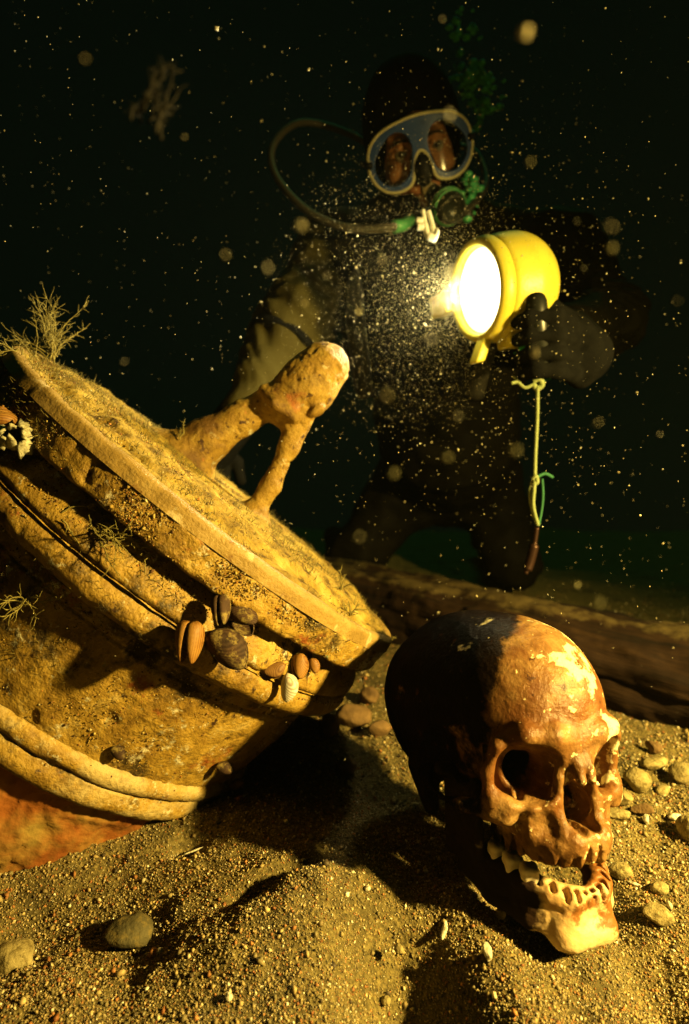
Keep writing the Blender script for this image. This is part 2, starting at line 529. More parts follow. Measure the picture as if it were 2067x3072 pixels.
# ================================================================== the bronze gun, standing breech up out of the sand
GA = cam_dir(.6270, .7785, .035).normalized()          # axis towards the breech
GC = cam_dir(-.135, .016, .628) + Vector((0, 0, CAM_H)) # centre of the breech face
g_u = GA.cross(Vector((0, 1, 0))).normalized(); g_v = GA.cross(g_u)
G_M = Matrix((g_u, g_v, GA)).transposed().to_4x4(); G_M.translation = GC

bronze = mat('bronze', [(.28, (.07, .034, .008)), (.42, (.27, .155, .022)), (.55, (.42, .26, .04)), (.70, (.58, .44, .16))], scale=30, rough=.5, bump=.0014, bump_scale=330, spec=.45, dist=.5, detail=12, ramp_noise_rough=.72, bump2=(.0018, 90))
overlay(bronze, (.28, .085, .016), 22, .60, .68, 3.0, rough=.75)
overlay(bronze, (.07, .045, .014), 11, .54, .62, 6.6, rough=.75)
overlay(bronze, (.05, .022, .008), 70, .60, .66, 8.0, rough=.7)
overlay(bronze, (.60, .54, .36), 55, .585, .64, 5.0, rough=.78)
overlay(bronze, (.22, .29, .17), 26, .68, .72, 12.0)
rim_mat = mat('smooth_bronze', [(.3, (.20, .125, .03)), (.5, (.32, .205, .055)), (.7, (.40, .28, .10))], scale=34, rough=.45, bump=.0008, bump_scale=420, spec=.3, detail=10, ramp_noise_rough=.7, bump2=(.0012, 90))
overlay(rim_mat, (.56, .44, .24), 44, .62, .70, 2.0)
overlay(rim_mat, (.16, .075, .016), 30, .60, .68, 6.0, rough=.7)
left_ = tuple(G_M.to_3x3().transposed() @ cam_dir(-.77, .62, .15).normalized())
overlay(bronze, (.055, .028, .010), 26, .50, .62, 14.0, rough=.78, mask=[(left_, .07, .10, .20)])    # dark algae at the far end, its shade also put into the colour
side_bronze = bronze.copy(); side_bronze.name = 'limed_bronze'
overlay(side_bronze, (.70, .62, .44), 60, .62, .70, 1.0, rough=.75, mask=[(tuple(G_M.to_3x3().transposed() @ cam_dir(.77, -.62, -.15).normalized()), .205, .035, .17)])
ring_mat = bronze.copy(); ring_mat.name = 'ring_bronze'
overlay(ring_mat, (.50, .38, .16), 20, .46, .60, 4.0, rough=.7)
red_bronze = mat('red_bronze', [(.3, (.19, .055, .012)), (.5, (.36, .12, .022)), (.7, (.42, .20, .045))], scale=14, rough=.7, bump=.002, bump_scale=110, spec=.25)
silt = mat('silt', [(.30, (.05, .028, .008)), (.44, (.22, .145, .028)), (.58, (.34, .235, .045)), (.75, (.44, .33, .10))], scale=46, rough=.9, bump=.002, bump_scale=260, spec=.1)
overlay(silt, (.05, .028, .010), 22, .58, .66, 6.0, rough=.75); overlay(silt, (.26, .09, .016), 15, .64, .72, 9.0)

cannon = thing('bronze_cannon', 'encrusted bronze gun tilted breech up out of the sand, with a loop handle', 'cannon', (GC - GA * .45).to_tuple())
GUN_PARTS = []
def lathe(name, prof, m, amp=.0012, n=620, step=.0022, seed=0, fine=1.0):
    """prof: (distance below the breech face, radius)"""
    P = [np.array(prof[0], float)]
    for a, b in zip(prof[:-1], prof[1:]):
        a, b = np.array(a, float), np.array(b, float); k = max(1, int(np.linalg.norm(b - a) / step))
        for i in range(1, k + 1): P.append(a + (b - a) * i / k)
    P = np.array(P); T = np.gradient(P, axis=0); T /= np.linalg.norm(T, axis=1)[:, None] + 1e-9
    Nl, Nr = -T[:, 1], T[:, 0]                          # outward normal in (l, r)
    sgn = np.sign(np.sum(Nr)) or 1
    th = np.arange(n) / n * 2 * np.pi
    c, s = np.cos(th), np.sin(th)
    X, Y, Z = P[:, 1:2] * c, P[:, 1:2] * s, -P[:, :1] * np.ones(n)
    d = amp * (fbm(X * 40, Y * 40, Z * 40, 3, seed) * 1.2 + fine * .6 * fbm(X * 170, Y * 170, Z * 170, 3, seed + 7))
    pit = np.clip(fbm(X * 60, Y * 60, Z * 60, 2, seed + 15) - .55, 0, 1) * amp * 5
    d = d - pit
    Nr, Nl = sgn * Nr[:, None], sgn * Nl[:, None]
    X, Y, Z = X + d * Nr * c, Y + d * Nr * s, Z - d * Nl
    V = np.stack([X, Y, Z], -1).reshape(-1, 3)
    k = len(P); ii = np.arange(k * n).reshape(k, n); jj = np.roll(ii, -1, 1)
    F = np.stack([ii[:-1], jj[:-1], jj[1:], ii[1:]], -1).reshape(-1, 4)
    o = obj(name, npmesh(name, V, F), m); adopt(cannon, o); o.matrix_basis = G_M.copy(); GUN_PARTS.append(o)
    return o

def arc(c, r, a0, a1, k=10):
    return [(c[0] + r * math.sin(R(a)), c[1] + r * math.cos(R(a))) for a in np.linspace(a0, a1, k)]

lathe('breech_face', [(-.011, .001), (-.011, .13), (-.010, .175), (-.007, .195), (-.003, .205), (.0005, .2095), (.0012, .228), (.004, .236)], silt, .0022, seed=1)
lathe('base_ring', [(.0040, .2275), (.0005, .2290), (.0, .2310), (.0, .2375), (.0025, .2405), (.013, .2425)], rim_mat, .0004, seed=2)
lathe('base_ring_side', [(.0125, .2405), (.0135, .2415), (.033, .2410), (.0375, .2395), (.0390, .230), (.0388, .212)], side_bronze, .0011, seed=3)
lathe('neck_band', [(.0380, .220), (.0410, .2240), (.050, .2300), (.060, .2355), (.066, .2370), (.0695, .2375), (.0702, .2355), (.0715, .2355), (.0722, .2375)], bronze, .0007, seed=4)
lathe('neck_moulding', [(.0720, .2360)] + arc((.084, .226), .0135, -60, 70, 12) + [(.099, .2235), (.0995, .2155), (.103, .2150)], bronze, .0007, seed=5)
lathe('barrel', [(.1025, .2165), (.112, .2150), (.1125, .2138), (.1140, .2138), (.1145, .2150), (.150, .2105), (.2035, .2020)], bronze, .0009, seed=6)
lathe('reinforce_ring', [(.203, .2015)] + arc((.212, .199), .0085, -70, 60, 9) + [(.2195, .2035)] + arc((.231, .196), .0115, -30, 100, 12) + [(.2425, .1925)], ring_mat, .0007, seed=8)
lathe('lower_barrel', [(.242, .1935), (.30, .188), (.45, .176), (.75, .155)], red_bronze, .0022, seed=9, step=.004)
overlay(red_bronze, (.36, .24, .06), 9, .52, .66, 5.0)

# loop handle cast on the breech
def handle():
    S = SDF((-120, -52, -40), (96, 52, 196), 1.9)
    # local x runs along the breech face in the picture, z along the axis
    chain(S, [(-42, 0, -8), (-34, 0, 22), (-22, 1, 60), (-12, 2, 88)], [28, 20, 15, 15], 10)     # thick left leg
    chain(S, [(48, 4, -12), (42, 5, 26), (31, 5, 66), (22, 5, 92)], [11, 8.5, 9, 14], 8)         # slim right leg
    chain(S, [(4, 2, 98), (8, 3, 124), (9, 3, 148)], [25, 27, 24], 8)                            # fat upper bow
    S.add(ell((-48, 0, -12), (46, 32, 17)), 14); S.add(ell((50, 4, -12), (22, 20, 14)), 10)
    S.add(ell((34, -6, 108), (5, 8, 10), rotm(0, 20, 0)), 2)
    chain(S, [(-18, -12, 92), (4, -22, 88), (24, -14, 90)], [5, 5, 5], 5)
    near = np.abs(S.F) < 9
    P = S.lo + S.h * np.argwhere(near)
    S.F[near] += (fbm(P[:, 0] * .04, P[:, 1] * .04, P[:, 2] * .04, 3, 4) * .9 + fbm(P[:, 0] * .2, P[:, 1] * .2, P[:, 2] * .2, 3, 14) * .7
                  + np.clip(fbm(P[:, 0] * .17, P[:, 1] * .17, P[:, 2] * .17, 2, 24) - .55, 0, 1) * 5).astype(np.float32)
    return S
hx = cam_dir(.77, -.62, -.15); hx = (hx - GA * hx.dot(GA)).normalized(); hy = GA.cross(hx)
H_M = Matrix((hx, hy, GA)).transposed().to_4x4(); _h = U(500, 1090, .60); H_M.translation = _h
handle_mat = mat('handle_bronze', [(.3, (.17, .09, .012)), (.5, (.30, .18, .025)), (.7, (.40, .28, .06))], scale=40, rough=.62, bump=.0014, bump_scale=300, spec=.35, detail=12, ramp_noise_rough=.7, bump2=(.003, 70))
overlay(handle_mat, (.50, .46, .30), 55, .64, .70, 3.0); overlay(handle_mat, (.05, .02, .008), 110, .60, .65, 6.0); overlay(handle_mat, (.13, .065, .012), 16, .50, .62, 4.0, rough=.7); overlay(handle_mat, (.30, .10, .02), 25, .62, .7, 9.0)
loop = obj('loop_handle', handle().mesh('loop_handle', .00110), handle_mat); adopt(cannon, loop); loop.matrix_basis = H_M; GUN_PARTS.append(loop)

# ray casts onto the gun, for what grows on it
_v, _f, _n = [], [], 0
for o in GUN_PARTS:
    me = o.data; co = np.empty(len(me.vertices) * 3, np.float32); me.vertices.foreach_get('co', co); co = co.reshape(-1, 3)
    M = np.array(o.matrix_basis); _v.append(co @ M[:3, :3].T + M[:3, 3])
    li = np.empty(len(me.loops), np.int32); me.loops.foreach_get('vertex_index', li); _f.append(li.reshape(-1, 4) + _n); _n += len(co)
_v = np.concatenate(_v); _f = np.concatenate(_f)
GUN_BVH = BVHTree.FromPolygons(_v.tolist(), _f.tolist())
def on_gun(ux, uy):
    d = (U(ux, uy, 1.0) - Vector((0, 0, CAM_H))).normalized()
    hit, nrm, _, _ = GUN_BVH.ray_cast(Vector((0, 0, CAM_H)), d)
    if hit is None: return None, None
    if nrm.dot(d) > 0: nrm = -nrm
    return hit, nrm

# crust grains and turf on the gun: uncountable growth
tint_crust = tint_mat('crust', rough=.8, spec=.2)
def scatter_gun(n, zones):
    """zones: (below the face, below the face, radius, radius, share) on the side towards the camera"""
    w = np.array([z[4] for z in zones], float); w /= w.sum()
    P, Nn = [], []
    camd = G_M.inverted() @ Vector((0, 0, CAM_H)); mid = math.atan2(camd.y, camd.x)
    for (l0, l1, r0, r1, _), k in zip(zones, (w * n).astype(int)):
        t = rng.uniform(0, 1, k); th = mid + rng.uniform(-1.75, 1.75, k)
        if l0 == l1:
            rr = np.sqrt(r0 ** 2 + (r1 ** 2 - r0 ** 2) * t); th = rng.uniform(0, 2 * np.pi, k); ll = np.full(k, l0)
            ll = np.interp(rr, [.13, .175, .195, .205, .2095, .24], [-.011, -.010, -.007, -.003, .0005, .001]); nn = np.stack([0 * rr, 0 * rr, 1 + 0 * rr], 1)
        else:
            rr = r0 + (r1 - r0) * t; ll = l0 + (l1 - l0) * t; nn = np.stack([np.cos(th), np.sin(th), 0 * th], 1)
        P.append(np.stack([rr * np.cos(th), rr * np.sin(th), -ll], 1)); Nn.append(nn)
    P, Nn = np.concatenate(P), np.concatenate(Nn)
    M = np.array(G_M)[:3, :3]
    return P @ M.T + np.array(GC), Nn @ M.T, P
FACE = (-.01, -.01, .02, .236)
P, Nn, Lc = scatter_gun(70000, [(*FACE, 14), (.0135, .036, .2415, .2405, 8), (.042, .060, .2250, .2355, 4), (.076, .096, .2385, .232, 3), (.104, .20, .2165, .2025, 6), (.206, .242, .206, .20, 1)])
far_ = (P[:, 0] < -.12) * .25                             # growth is thicker away from the light end
keep = fbm(Lc[:, 0] * 26, Lc[:, 1] * 26, Lc[:, 2] * 40, 3, 5) + far_ + rng.uniform(-.35, .35, len(P)) > .12
P, Nn = P[keep], Nn[keep]; k = len(P)
CP_ = np.array([(.30, .20, .05), (.42, .31, .10), (.20, .11, .03), (.34, .14, .03), (.09, .045, .018), (.50, .42, .22)])
size = .00046 * np.exp(rng.normal(0, .45, k))
o = grains('crust', P + Nn * size[:, None] * .05, size, CP_[rng.choice(6, k, p=[.3, .22, .22, .08, .14, .04])] * rng.uniform(.7, 1.3, (k, 1)), tint_crust, (1, .8, .7))
adopt(cannon, o); o['kind'] = 'stuff'; o['label'] = 'grainy crust of growth on the gun'
# turf: short bent threads
P, Nn, Lc = scatter_gun(15000, [(*FACE, 8), (.042, .060, .2250, .2355, 2), (.076, .096, .2385, .232, 1.5), (.104, .17, .2165, .206, 3), (.0135, .036, .2415, .2405, 1)])
far_ = (P[:, 0] < -.16) * .3
keep = fbm(Lc[:, 0] * 20, Lc[:, 1] * 20, Lc[:, 2] * 30, 3, 45) + far_ + rng.uniform(-.3, .3, len(P)) > np.where(Lc[:, 2] > -.005, .0, .35)
P, Nn = P[keep], Nn[keep]
V, F, C_ = [], [], []
upw = np.array([0, 0, 1.])
for i, (p, nn) in enumerate(zip(P, Nn)):
    L = rng.uniform(.002, .0065) * (1.3 if i % 7 == 0 else 1); w = rng.uniform(.00018, .0004)
    d = nn + .5 * upw + rng.normal(0, .55, 3); d /= np.linalg.norm(d)
    sd = np.cross(d, rng.normal(size=3)); sd /= np.linalg.norm(sd); s2 = np.cross(d, sd)
    m1 = p + d * L * .55 + rng.normal(0, .12, 3) * L; e = p + d * L + rng.normal(0, .25, 3) * L
    b = len(V)
    V += [p + sd * w, p - sd * w * .5 + s2 * w * .8, p - sd * w * .5 - s2 * w * .8, m1 + sd * w * .8, m1 - sd * w * .4 + s2 * w * .7, m1 - sd * w * .4 - s2 * w * .7, e]
    F += [(b, b + 1, b + 4), (b, b + 4, b + 3), (b + 1, b + 2, b + 5), (b + 1, b + 5, b + 4), (b + 2, b, b + 3), (b + 2, b + 3, b + 5), (b + 3, b + 4, b + 6), (b + 4, b + 5, b + 6), (b + 5, b + 3, b + 6)]
    C_ += [np.array((.20, .16, .045)) * rng.uniform(.45, 1.3)] * 7
turf_mat = tint_mat('turf', rough=.8, spec=.15)
o = obj('turf', npmesh('turf', np.array(V), np.array(F), np.array(C_)), turf_mat); adopt(cannon, o); o['kind'] = 'stuff'; o['label'] = 'short fuzzy turf growing on the gun'
# ================================================================== the skull
bone = mat('bone', [(.30, (.07, .026, .008)), (.45, (.20, .092, .026)), (.58, (.34, .19, .065)), (.72, (.52, .37, .17))], scale=30, rough=.34, bump=.0006, bump_scale=420, spec=.30, dist=.6, detail=12, ramp_noise_rough=.7, bump2=(.0012, 90))
jawbone = mat('jaw_bone', [(.26, (.46, .22, .07)), (.42, (.66, .46, .22)), (.60, (.82, .66, .40))], scale=24, rough=.5, bump=.0008, bump_scale=240, spec=.4)
enamel = mat('enamel', [(.3, (.78, .62, .38)), (.7, (.88, .80, .62))], scale=90, rough=.3, spec=.5)

def build_cranium():
    S = SDF((-78, -108, -46), (78, 104, 126), 1.2, sym=True)
    A = S.add
    A(ell((0, -10, 48), (69, 91, 68)))
    A(ell((0, -30, 50), (71.5, 70, 63)), 12)
    A(ell((0, 27, 50), (56, 62, 58)), 14)
    A(ell((0, -52, 18), (52, 46, 36)), 12)
    A(ell((0, 30, 8), (44, 48, 26)), 12)
    A(ell((0, 62, 24), (40, 24, 14)), 10)
    chain(S, [(4, 85, 33), (18, 86, 35), (34, 80, 36), (46, 69, 29)], [3.6, 3.6, 3.2, 3.0], 11)    # brow
    chain(S, [(48, 69, 29), (51.5, 61, 14), (50, 60, -1)], [3.8, 3.2, 3.8], 6)                 # side pillar of the orbit
    A(ell((45, 63, -9), (11, 7, 10), rotm(0, 0, -38)), 7)                                      # cheekbone
    chain(S, [(50, 61, -2), (42, 69, -6), (30, 75, -7), (20, 79, -3), (15, 81, 10), (11, 83, 24)], [3.6, 3.2, 3.0, 3.2, 3.6, 4.5], 5)
    chain(S, [(52, 58, -10), (62, 46, -8), (66, 28, -5), (66, 10, -2), (60, -4, 1)], [5, 3.8, 3.2, 3.2, 5], 5)
    A(ell((0, 54, -16), (31, 29, 22)), 8)
    A(ell((21, 70, -14), (12, 11, 14)), 7)
    chain(S, [(2, 83, 29), (3, 87, 18), (4, 91, 9)], [5.5, 4.6, 3.2], 4)                     # nasal bones
    arch = [(0, 86, -31), (9, 84.5, -31), (18, 78, -31), (25, 68, -30), (29, 55, -30), (30.5, 42, -29)]
    chain(S, arch, 5.6, 6); chain(S, [(x * 1.02, y - .5, z + 7) for x, y, z in arch], 5.6, 7)
    chain(S, [(x, y, z - 4.5) for x, y, z in arch], [3.6, 3.6, 3.8, 4.2, 4.4, 4.4], 4)
    chain(S, [(14.5, 80, 2), (15.5, 80, -14), (13, 82, -26)], [2.6, 2.4, 3], 5)                # edge of the nose opening
    A(cap((52, -22, 2), (50, -17, -26), 12, 6), 8)                                             # mastoid
    # hollows
    B = S.sub
    B(ell((31.5, 82, 13), (20.8, 21, 17.8), rotm(0, 0, -22)), 2.5)
    B(cap((32, 78, 13), (15, 36, 13), 16.5, 6), 4)
    B(ell((36, 78, 20), (14, 17, 11)), 2.5); B(ell((27, 80, 5), (10, 14, 9)), 2.5)
    for (x, y0, y1, w) in ((44, 60, 36, 0),):
        A(box((42, 49, 12), (16, 1.8, 17), 1, rotm(0, 0, 51)), 3)                              # outer wall of the orbit
    chain(S, [(10, 83, 26), (13, 81, 10), (15, 79, -6), (14, 80, -18)], [3.4, 2.6, 2.6, 3], 3)
    B(ell((4.6, 90, -10), (6.6, 26, 12)), .8); B(ell((0, 94, -3), (5.4, 26, 11.5)), .8)
    B(cap((6, 70, -9), (7, 44, -6), 10.5, 11), 2); B(cap((2, 72, -2), (2, 46, 4), 8.5, 9), 2)
    B(ell((27, 82, -17), (7, 6, 7)), 6)
    B(ell((48, 56, -30), (15, 18, 14)), 4)                                                     # under the cheekbone
    B(ell((0, 44, -30), (22, 34, 12)), 4)                                                      # palate
    B(ell((62, 30, 14), (11, 26, 20)), 6)                                                      # temple
    B(ell((0, -18, -42), (40, 34, 26)), 12)
    B(ell((0, -14, 50), (63, 83, 61)), 2); B(cap((3, 50, -2), (3, 20, 6), 9, 9), 2)            # hollow inside
    A(box((0, 50, -10), (1.1, 13, 14), .8), 1.5)                                               # septum
    A(cap((0, 82, -23), (0, 90, -23), 3, 1), 4)
    A(ell((13, 48, -12), (2.6, 13, 5)), 2)                                                       # turbinates
    A(cap((17, 50, 4), (15, 58, -1), 2.6, 1.4), 2); A(cap((24, 56, 25), (14, 52, 22), 1.6, 1.2), 2); A(cap((34, 62, -3), (30, 56, 3), 2, 1), 2)
    for i, (x, y, r) in enumerate([(4.2, 89.5, 3.2), (12, 87, 3.3), (19.5, 81, 3.7), (25.5, 72.5, 3.2), (29, 64, 3.2), (31, 55, 3.6), (32, 45, 3.6)]):
        B(cap((x, y, -45), (x * .93, y - 3.5, -30 + (i % 3)), r, r * .6), 1.0)                 # empty tooth sockets
        B(cap((x * 1.04, y + 2.2, -46), (x * 1.0, y + 1.0, -29 + 3 * (i % 2)), r * .75, r * .5), 1.2)
    near = np.abs(S.F) < 6
    P = S.lo + S.h * np.argwhere(near)
    n = fbm(P[:, 0] * .05, P[:, 1] * .05, P[:, 2] * .05, 3, 3) * .55
    low = np.clip((25 - P[:, 2]) / 40, 0, 1) * np.clip((P[:, 1] - 20) / 30, 0, 1)
    n += low * fbm(P[:, 0] * .3, P[:, 1] * .3, P[:, 2] * .3, 3, 9) * .42
    S.F[near] += n.astype(np.float32)
    return S

def build_mandible():
    S = SDF((-64, -16, -104), (64, 104, 14), 1.15, sym=True)
    lo_ = [(0, 83, -80), (14, 80, -80), (28, 66, -79), (39, 46, -76), (46, 24, -70)]
    mi_ = [(0, 80, -69), (12, 78, -69), (24, 66, -68), (34, 46, -66), (43, 26, -61)]
    up_ = [(0, 81, -57), (10, 79.5, -57), (18.5, 73, -57), (26, 60, -57), (31.5, 44, -56), (38, 28, -54)]
    chain(S, lo_, [6.5, 6.5, 5.8, 5.2, 4.8], 6); chain(S, mi_, [5.5, 5.5, 5.5, 5.2, 5], 9); chain(S, up_, [4.8, 4.8, 5.0, 5.6, 5.8, 5], 8)
    S.add(ell((0, 85, -82), (17, 7, 8)), 8); S.add(ell((13, 82, -85), (8, 7, 5)), 6)
    for t in np.linspace(0, 1, 16):
        a = np.array((47, 10, -66)) * (1 - t) + np.array((50, 4, -6)) * t
        b = np.array((42, 34, -58)) * (1 - t) + np.array((48, 32, 2)) * t
        S.add(cap(a, b, 3.8, 3.0), 3)
    S.add(cap((45, 6, -2), (57, 4, -2), 5, 5), 4)
    S.sub(ell((49, 18, 8), (12, 10, 13)), 3)
    for i, (x, y, r, tilt) in enumerate([(2.7, 83.5, 2.3, 0), (8.2, 82.5, 2.3, 1), (13.6, 79.5, 2.7, 2), (18.8, 74, 2.6, 3), (22.8, 66.5, 2.7, 3)]):
        S.sub(cap((x * 1.02, y - .5, -47), (x, y - 3, -70), r, r * .55), .6)
        S.sub(cap((x * 1.10, y + 2.6, -49), (x * 1.06, y + 1.6, -60 - 3 * (i % 2)), r * .85, r * .4), .8)
    near = np.abs(S.F) < 6
    P = S.lo + S.h * np.argwhere(near)
    S.F[near] += (fbm(P[:, 0] * .06, P[:, 1] * .06, P[:, 2] * .06, 3, 5) * .5 + fbm(P[:, 0] * .3, P[:, 1] * .3, P[:, 2] * .3, 2, 8) * .3).astype(np.float32)
    return S

def tooth(size, seed):
    S = SDF((-9, -9, -14), (9, 9, 9), .8)
    w = size
    S.add(box((0, 0, 0), (w, w * .92, 4.2), 3))
    for a, b in ((.45, .45), (-.45, .45), (.45, -.45), (-.45, -.45)):
        S.add(ell((a * w, b * w, 3.0), (w * .52, w * .52, 2.6)), 1.5)
        S.add(cap((a * w, b * w, -2), (a * w * .95, b * w * .95, -6), w * .46, w * .44), 2)
    return S

SK_YAW, SK_PITCH, SK_ROLL = 42, -9, 5; SK_S = 1.07         # turned to the right of the line of sight, nose down, tilted
nasion = W(577, 743, .385)
ray = (nasion - Vector((0, 0, CAM_H))).normalized()
e_r = Vector((1, 0, 0)); e_r = (e_r - ray * e_r.dot(ray)).normalized()
e_u = e_r.cross(ray).normalized()
Fd = (math.sin(R(SK_YAW)) * e_r - math.cos(R(SK_YAW)) * ray)
Xd = Fd.cross(e_u).normalized()
rot = Matrix((Xd, Fd, e_u)).transposed() @ Matrix.Rotation(R(SK_PITCH), 3, 'X') @ Matrix.Rotation(R(SK_ROLL), 3, 'Y')
SK_M = Matrix.Translation(nasion - rot @ Vector((0, .086, .030)) * SK_S) @ rot.to_4x4() @ Matrix.Scale(SK_S, 4)
base = SK_M @ Vector((0, -.03, -.03))
skull = thing('human_skull', 'brown stained human skull with open toothless jaw lying on the sand', 'skull', (base.x, base.y, 0))
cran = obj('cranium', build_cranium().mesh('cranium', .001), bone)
JAW = Matrix.Translation((-.002, .016, -.004)) @ Matrix.Rotation(R(-15.5), 4, 'X') @ Matrix.Translation((0, -.008, .012)) @ Matrix.Diagonal((1.05, 1.02, .86, 1))
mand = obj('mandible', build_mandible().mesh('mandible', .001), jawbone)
mand['label'] = 'pale lower jaw with a row of empty tooth sockets'
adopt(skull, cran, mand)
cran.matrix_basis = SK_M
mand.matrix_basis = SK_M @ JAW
for i, (x, y, z, s, rz) in enumerate([(26.5, 62, -49, 5.4, -24), (30.5, 51, -48, 5.6, -16), (34.5, 40, -47, 5.0, -8)]):
    t = obj('tooth', tooth(s, i).mesh('tooth', .001), enamel)
    t.parent = mand
    t.matrix_parent_inverse = Matrix.Identity(4)
    t.matrix_basis = Matrix.Translation((x * .001, y * .001, z * .001)) @ Matrix.Rotation(R(rz), 4, 'Z')
# stains: dark crown and back of the head, with the viewer-left side's shade painted in; amber and cream where the stain has flaked away
overlay(bone, (.16, .06, .016), 30, .50, .64, 3.1)
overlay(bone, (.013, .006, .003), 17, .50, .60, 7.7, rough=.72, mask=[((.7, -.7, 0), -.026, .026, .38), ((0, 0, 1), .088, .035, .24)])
overlay(bone, (.85, .74, .46), 44, .585, .63, 1.9, mask=[((0, 0, 1), .080, .03, .05), ((0, 1, 0), .05, .05, .08), ((1, 0, 0), -.01, .03, -.07)])
overlay(bone, (.07, .025, .008), 120, .62, .66, 9.3, rough=.7)
overlay(bone, (.80, .66, .36), 150, .66, .68, 6.9, mask=[((.7, -.7, 0), -.03, .03, -.05)])
overlay(jawbone, (.26, .10, .022), 24, .49, .54, 6.3, rough=.65)
overlay(jawbone, (.028, .012, .005), 24, .55, .66, 5.4, mask=[((.7, -.7, 0), -.038, .014, .34)])  # shade on the jaw's viewer-left side, put into the bone colour

# ================================================================== the diver
def frame(px, py, d, roll, yaw=0, pitch=0):
    """axes of something that faces the camera: x to the viewer's right, y up, z towards the viewer"""
    p = W(px, py, d); z = (Vector((0, 0, CAM_H)) - p).normalized()
    x = Vector((1, 0, 0)); x = (x - z * x.dot(z)).normalized(); y = z.cross(x)
    M = Matrix((x, y, z)).transposed() @ Matrix.Rotation(R(roll), 3, 'Z') @ Matrix.Rotation(R(yaw), 3, 'Y') @ Matrix.Rotation(R(pitch), 3, 'X')
    M = M.to_4x4(); M.translation = p
    return M
HEAD = frame(419, 149, .95, 14, 5, 0)
def hw(x, y, z): return HEAD @ Vector((x * .001, y * .001, z * .001))

skin = mat('skin', [(.3, (.42, .16, .065)), (.7, (.56, .25, .11))], scale=60, rough=.55, bump=.0003, bump_scale=500, spec=.3)
brow_mat = plain('brow_hair', (.04, .02, .012), .8)
neoprene = mat('neoprene', [(.3, (.004, .004, .004)), (.7, (.009, .009, .008))], scale=60, rough=.95, bump=.0006, bump_scale=500, spec=.05)
suit_mat = mat('drysuit', [(.3, (.0025, .0022, .0015)), (.7, (.006, .005, .003))], scale=10, rough=.7, bump=.004, bump_scale=26, spec=.04)
dark_suit = mat('dark_suit', [(.3, (.016, .015, .011)), (.7, (.035, .032, .022))], scale=10, rough=.65, bump=.004, bump_scale=24, spec=.25)
blue_frame = mat('mask_blue', [(.3, (.04, .09, .30)), (.7, (.06, .12, .38))], scale=40, rough=.4, spec=.4)
rim_yellow = plain('mask_rim', (.80, .74, .42), .4)
rubber = plain('rubber', (.010, .010, .010), .6)
chrome = mat('chrome', [(.3, (.75, .75, .72)), (.7, (.9, .9, .86))], scale=40, rough=.16, metal=1.0)
hose_mat = mat('hose_rubber', [(.3, (.045, .04, .028)), (.7, (.075, .068, .045))], scale=200, rough=.5, spec=.4, bump=.0003, bump_scale=900)

J = dict(neck=W(424, 236, 1.08), chest=W(440, 330, 1.14), belly=W(446, 430, 1.30), pelvis=W(448, 470, 1.48),
         sl=W(338, 262, 1.08), el=W(294, 328, .94), wl=W(250, 402, .90),
         sr=W(556, 258, 1.08), er=W(606, 318, .99), wr=W(566, 330, .86))
J['kl'] = Vector((.02, 1.42, .075)); J['kr'] = Vector((.42, 1.40, .075)); J['fl'] = Vector((-.02, 1.84, .07)); J['fr'] = Vector((.46, 1.84, .07))
diver = thing('person', 'diver in black hood and blue mask kneeling behind the lamp', 'person', (J['pelvis'].x, J['pelvis'].y, 0))

def build_body():
    lo = np.min([tuple(v) for v in J.values()], 0) - .16; hi = np.max([tuple(v) for v in J.values()], 0) + .16
    S = SDF(lo, hi, .006)
    def T(a, b, ra, rb, k=.05): S.add(cap(tuple(J[a]), tuple(J[b]), ra, rb), k)
    T('neck', 'chest', .075, .15); T('chest', 'belly', .155, .145, .08); T('belly', 'pelvis', .145, .15, .08)
    c, bel = J['chest'], J['belly']
    S.add(ell(tuple(c), (.20, .13, .15)), .06)
    T('neck', 'sl', .07, .082, .08); T('neck', 'sr', .07, .082, .08)
    T('sl', 'el', .078, .062, .04); T('el', 'wl', .060, .044, .03)
    T('sr', 'er', .078, .060, .04); T('er', 'wr', .058, .042, .03)
    for s in 'lr':
        hip = J['pelvis'] + Vector((-.09 if s == 'l' else .09, 0, -.02)); J['h' + s] = hip
        S.add(cap(tuple(hip), tuple(J['k' + s]), .10, .068), .05); S.add(cap(tuple(J['k' + s]), tuple(J['f' + s]), .064, .045), .03)
        S.add(cap(tuple(J['f' + s]), tuple(J['f' + s] + Vector((0, .10, -.02))), .045, .03), .02)
    S.add(cap(tuple(J['neck']), tuple(hw(0, -20, -95)), .062, .07), .03)
    near = np.abs(S.F) < .03
    P = S.lo + S.h * np.argwhere(near)
    fold = .010 * np.abs(fbm(P[:, 0] * 9, P[:, 1] * 9, P[:, 2] * 16, 2, 81)) + .006 * fbm(P[:, 0] * 20, P[:, 1] * 20, P[:, 2] * 20, 2, 91)
    # creases gathered at the elbow
    for e in ('el', 'er'):
        d = np.linalg.norm(P - np.array(J[e]), axis=1)
        fold += .008 * np.exp(-(d / .10) ** 2) * np.sin(P[:, 2] * 150 + P[:, 0] * 60 + 16 * fbm(P[:, 0] * 9, P[:, 1] * 9, P[:, 2] * 9, 2, 95))
    S.F[near] += fold.astype(np.float32)
    return S
body_me = build_body().mesh('body')
overlay(suit_mat, (.060, .050, .014), 9, .44, .60, 3.0, mask=[((-1, -.3, 0), -.27, .03, .3)])  # olive towards the left sleeve: the lamp's light put into the suit colour

def gband(a, b, t, r, w, name, m):
    p = J[a].lerp(J[b], t); d = (J[b] - J[a]).normalized()
    V, F = tube(spline([p - d * w, p, p + d * w], 7), [r, r * 1.03, r * 1.04, r * 1.04, r * 1.04, r * 1.03, r], 28)
    o = MB(); o.add(V, F); o = o.build(name, m); adopt(diver, o); return o
gband('el', 'wl', .22, .060, .006, 'sleeve_strap', neoprene)

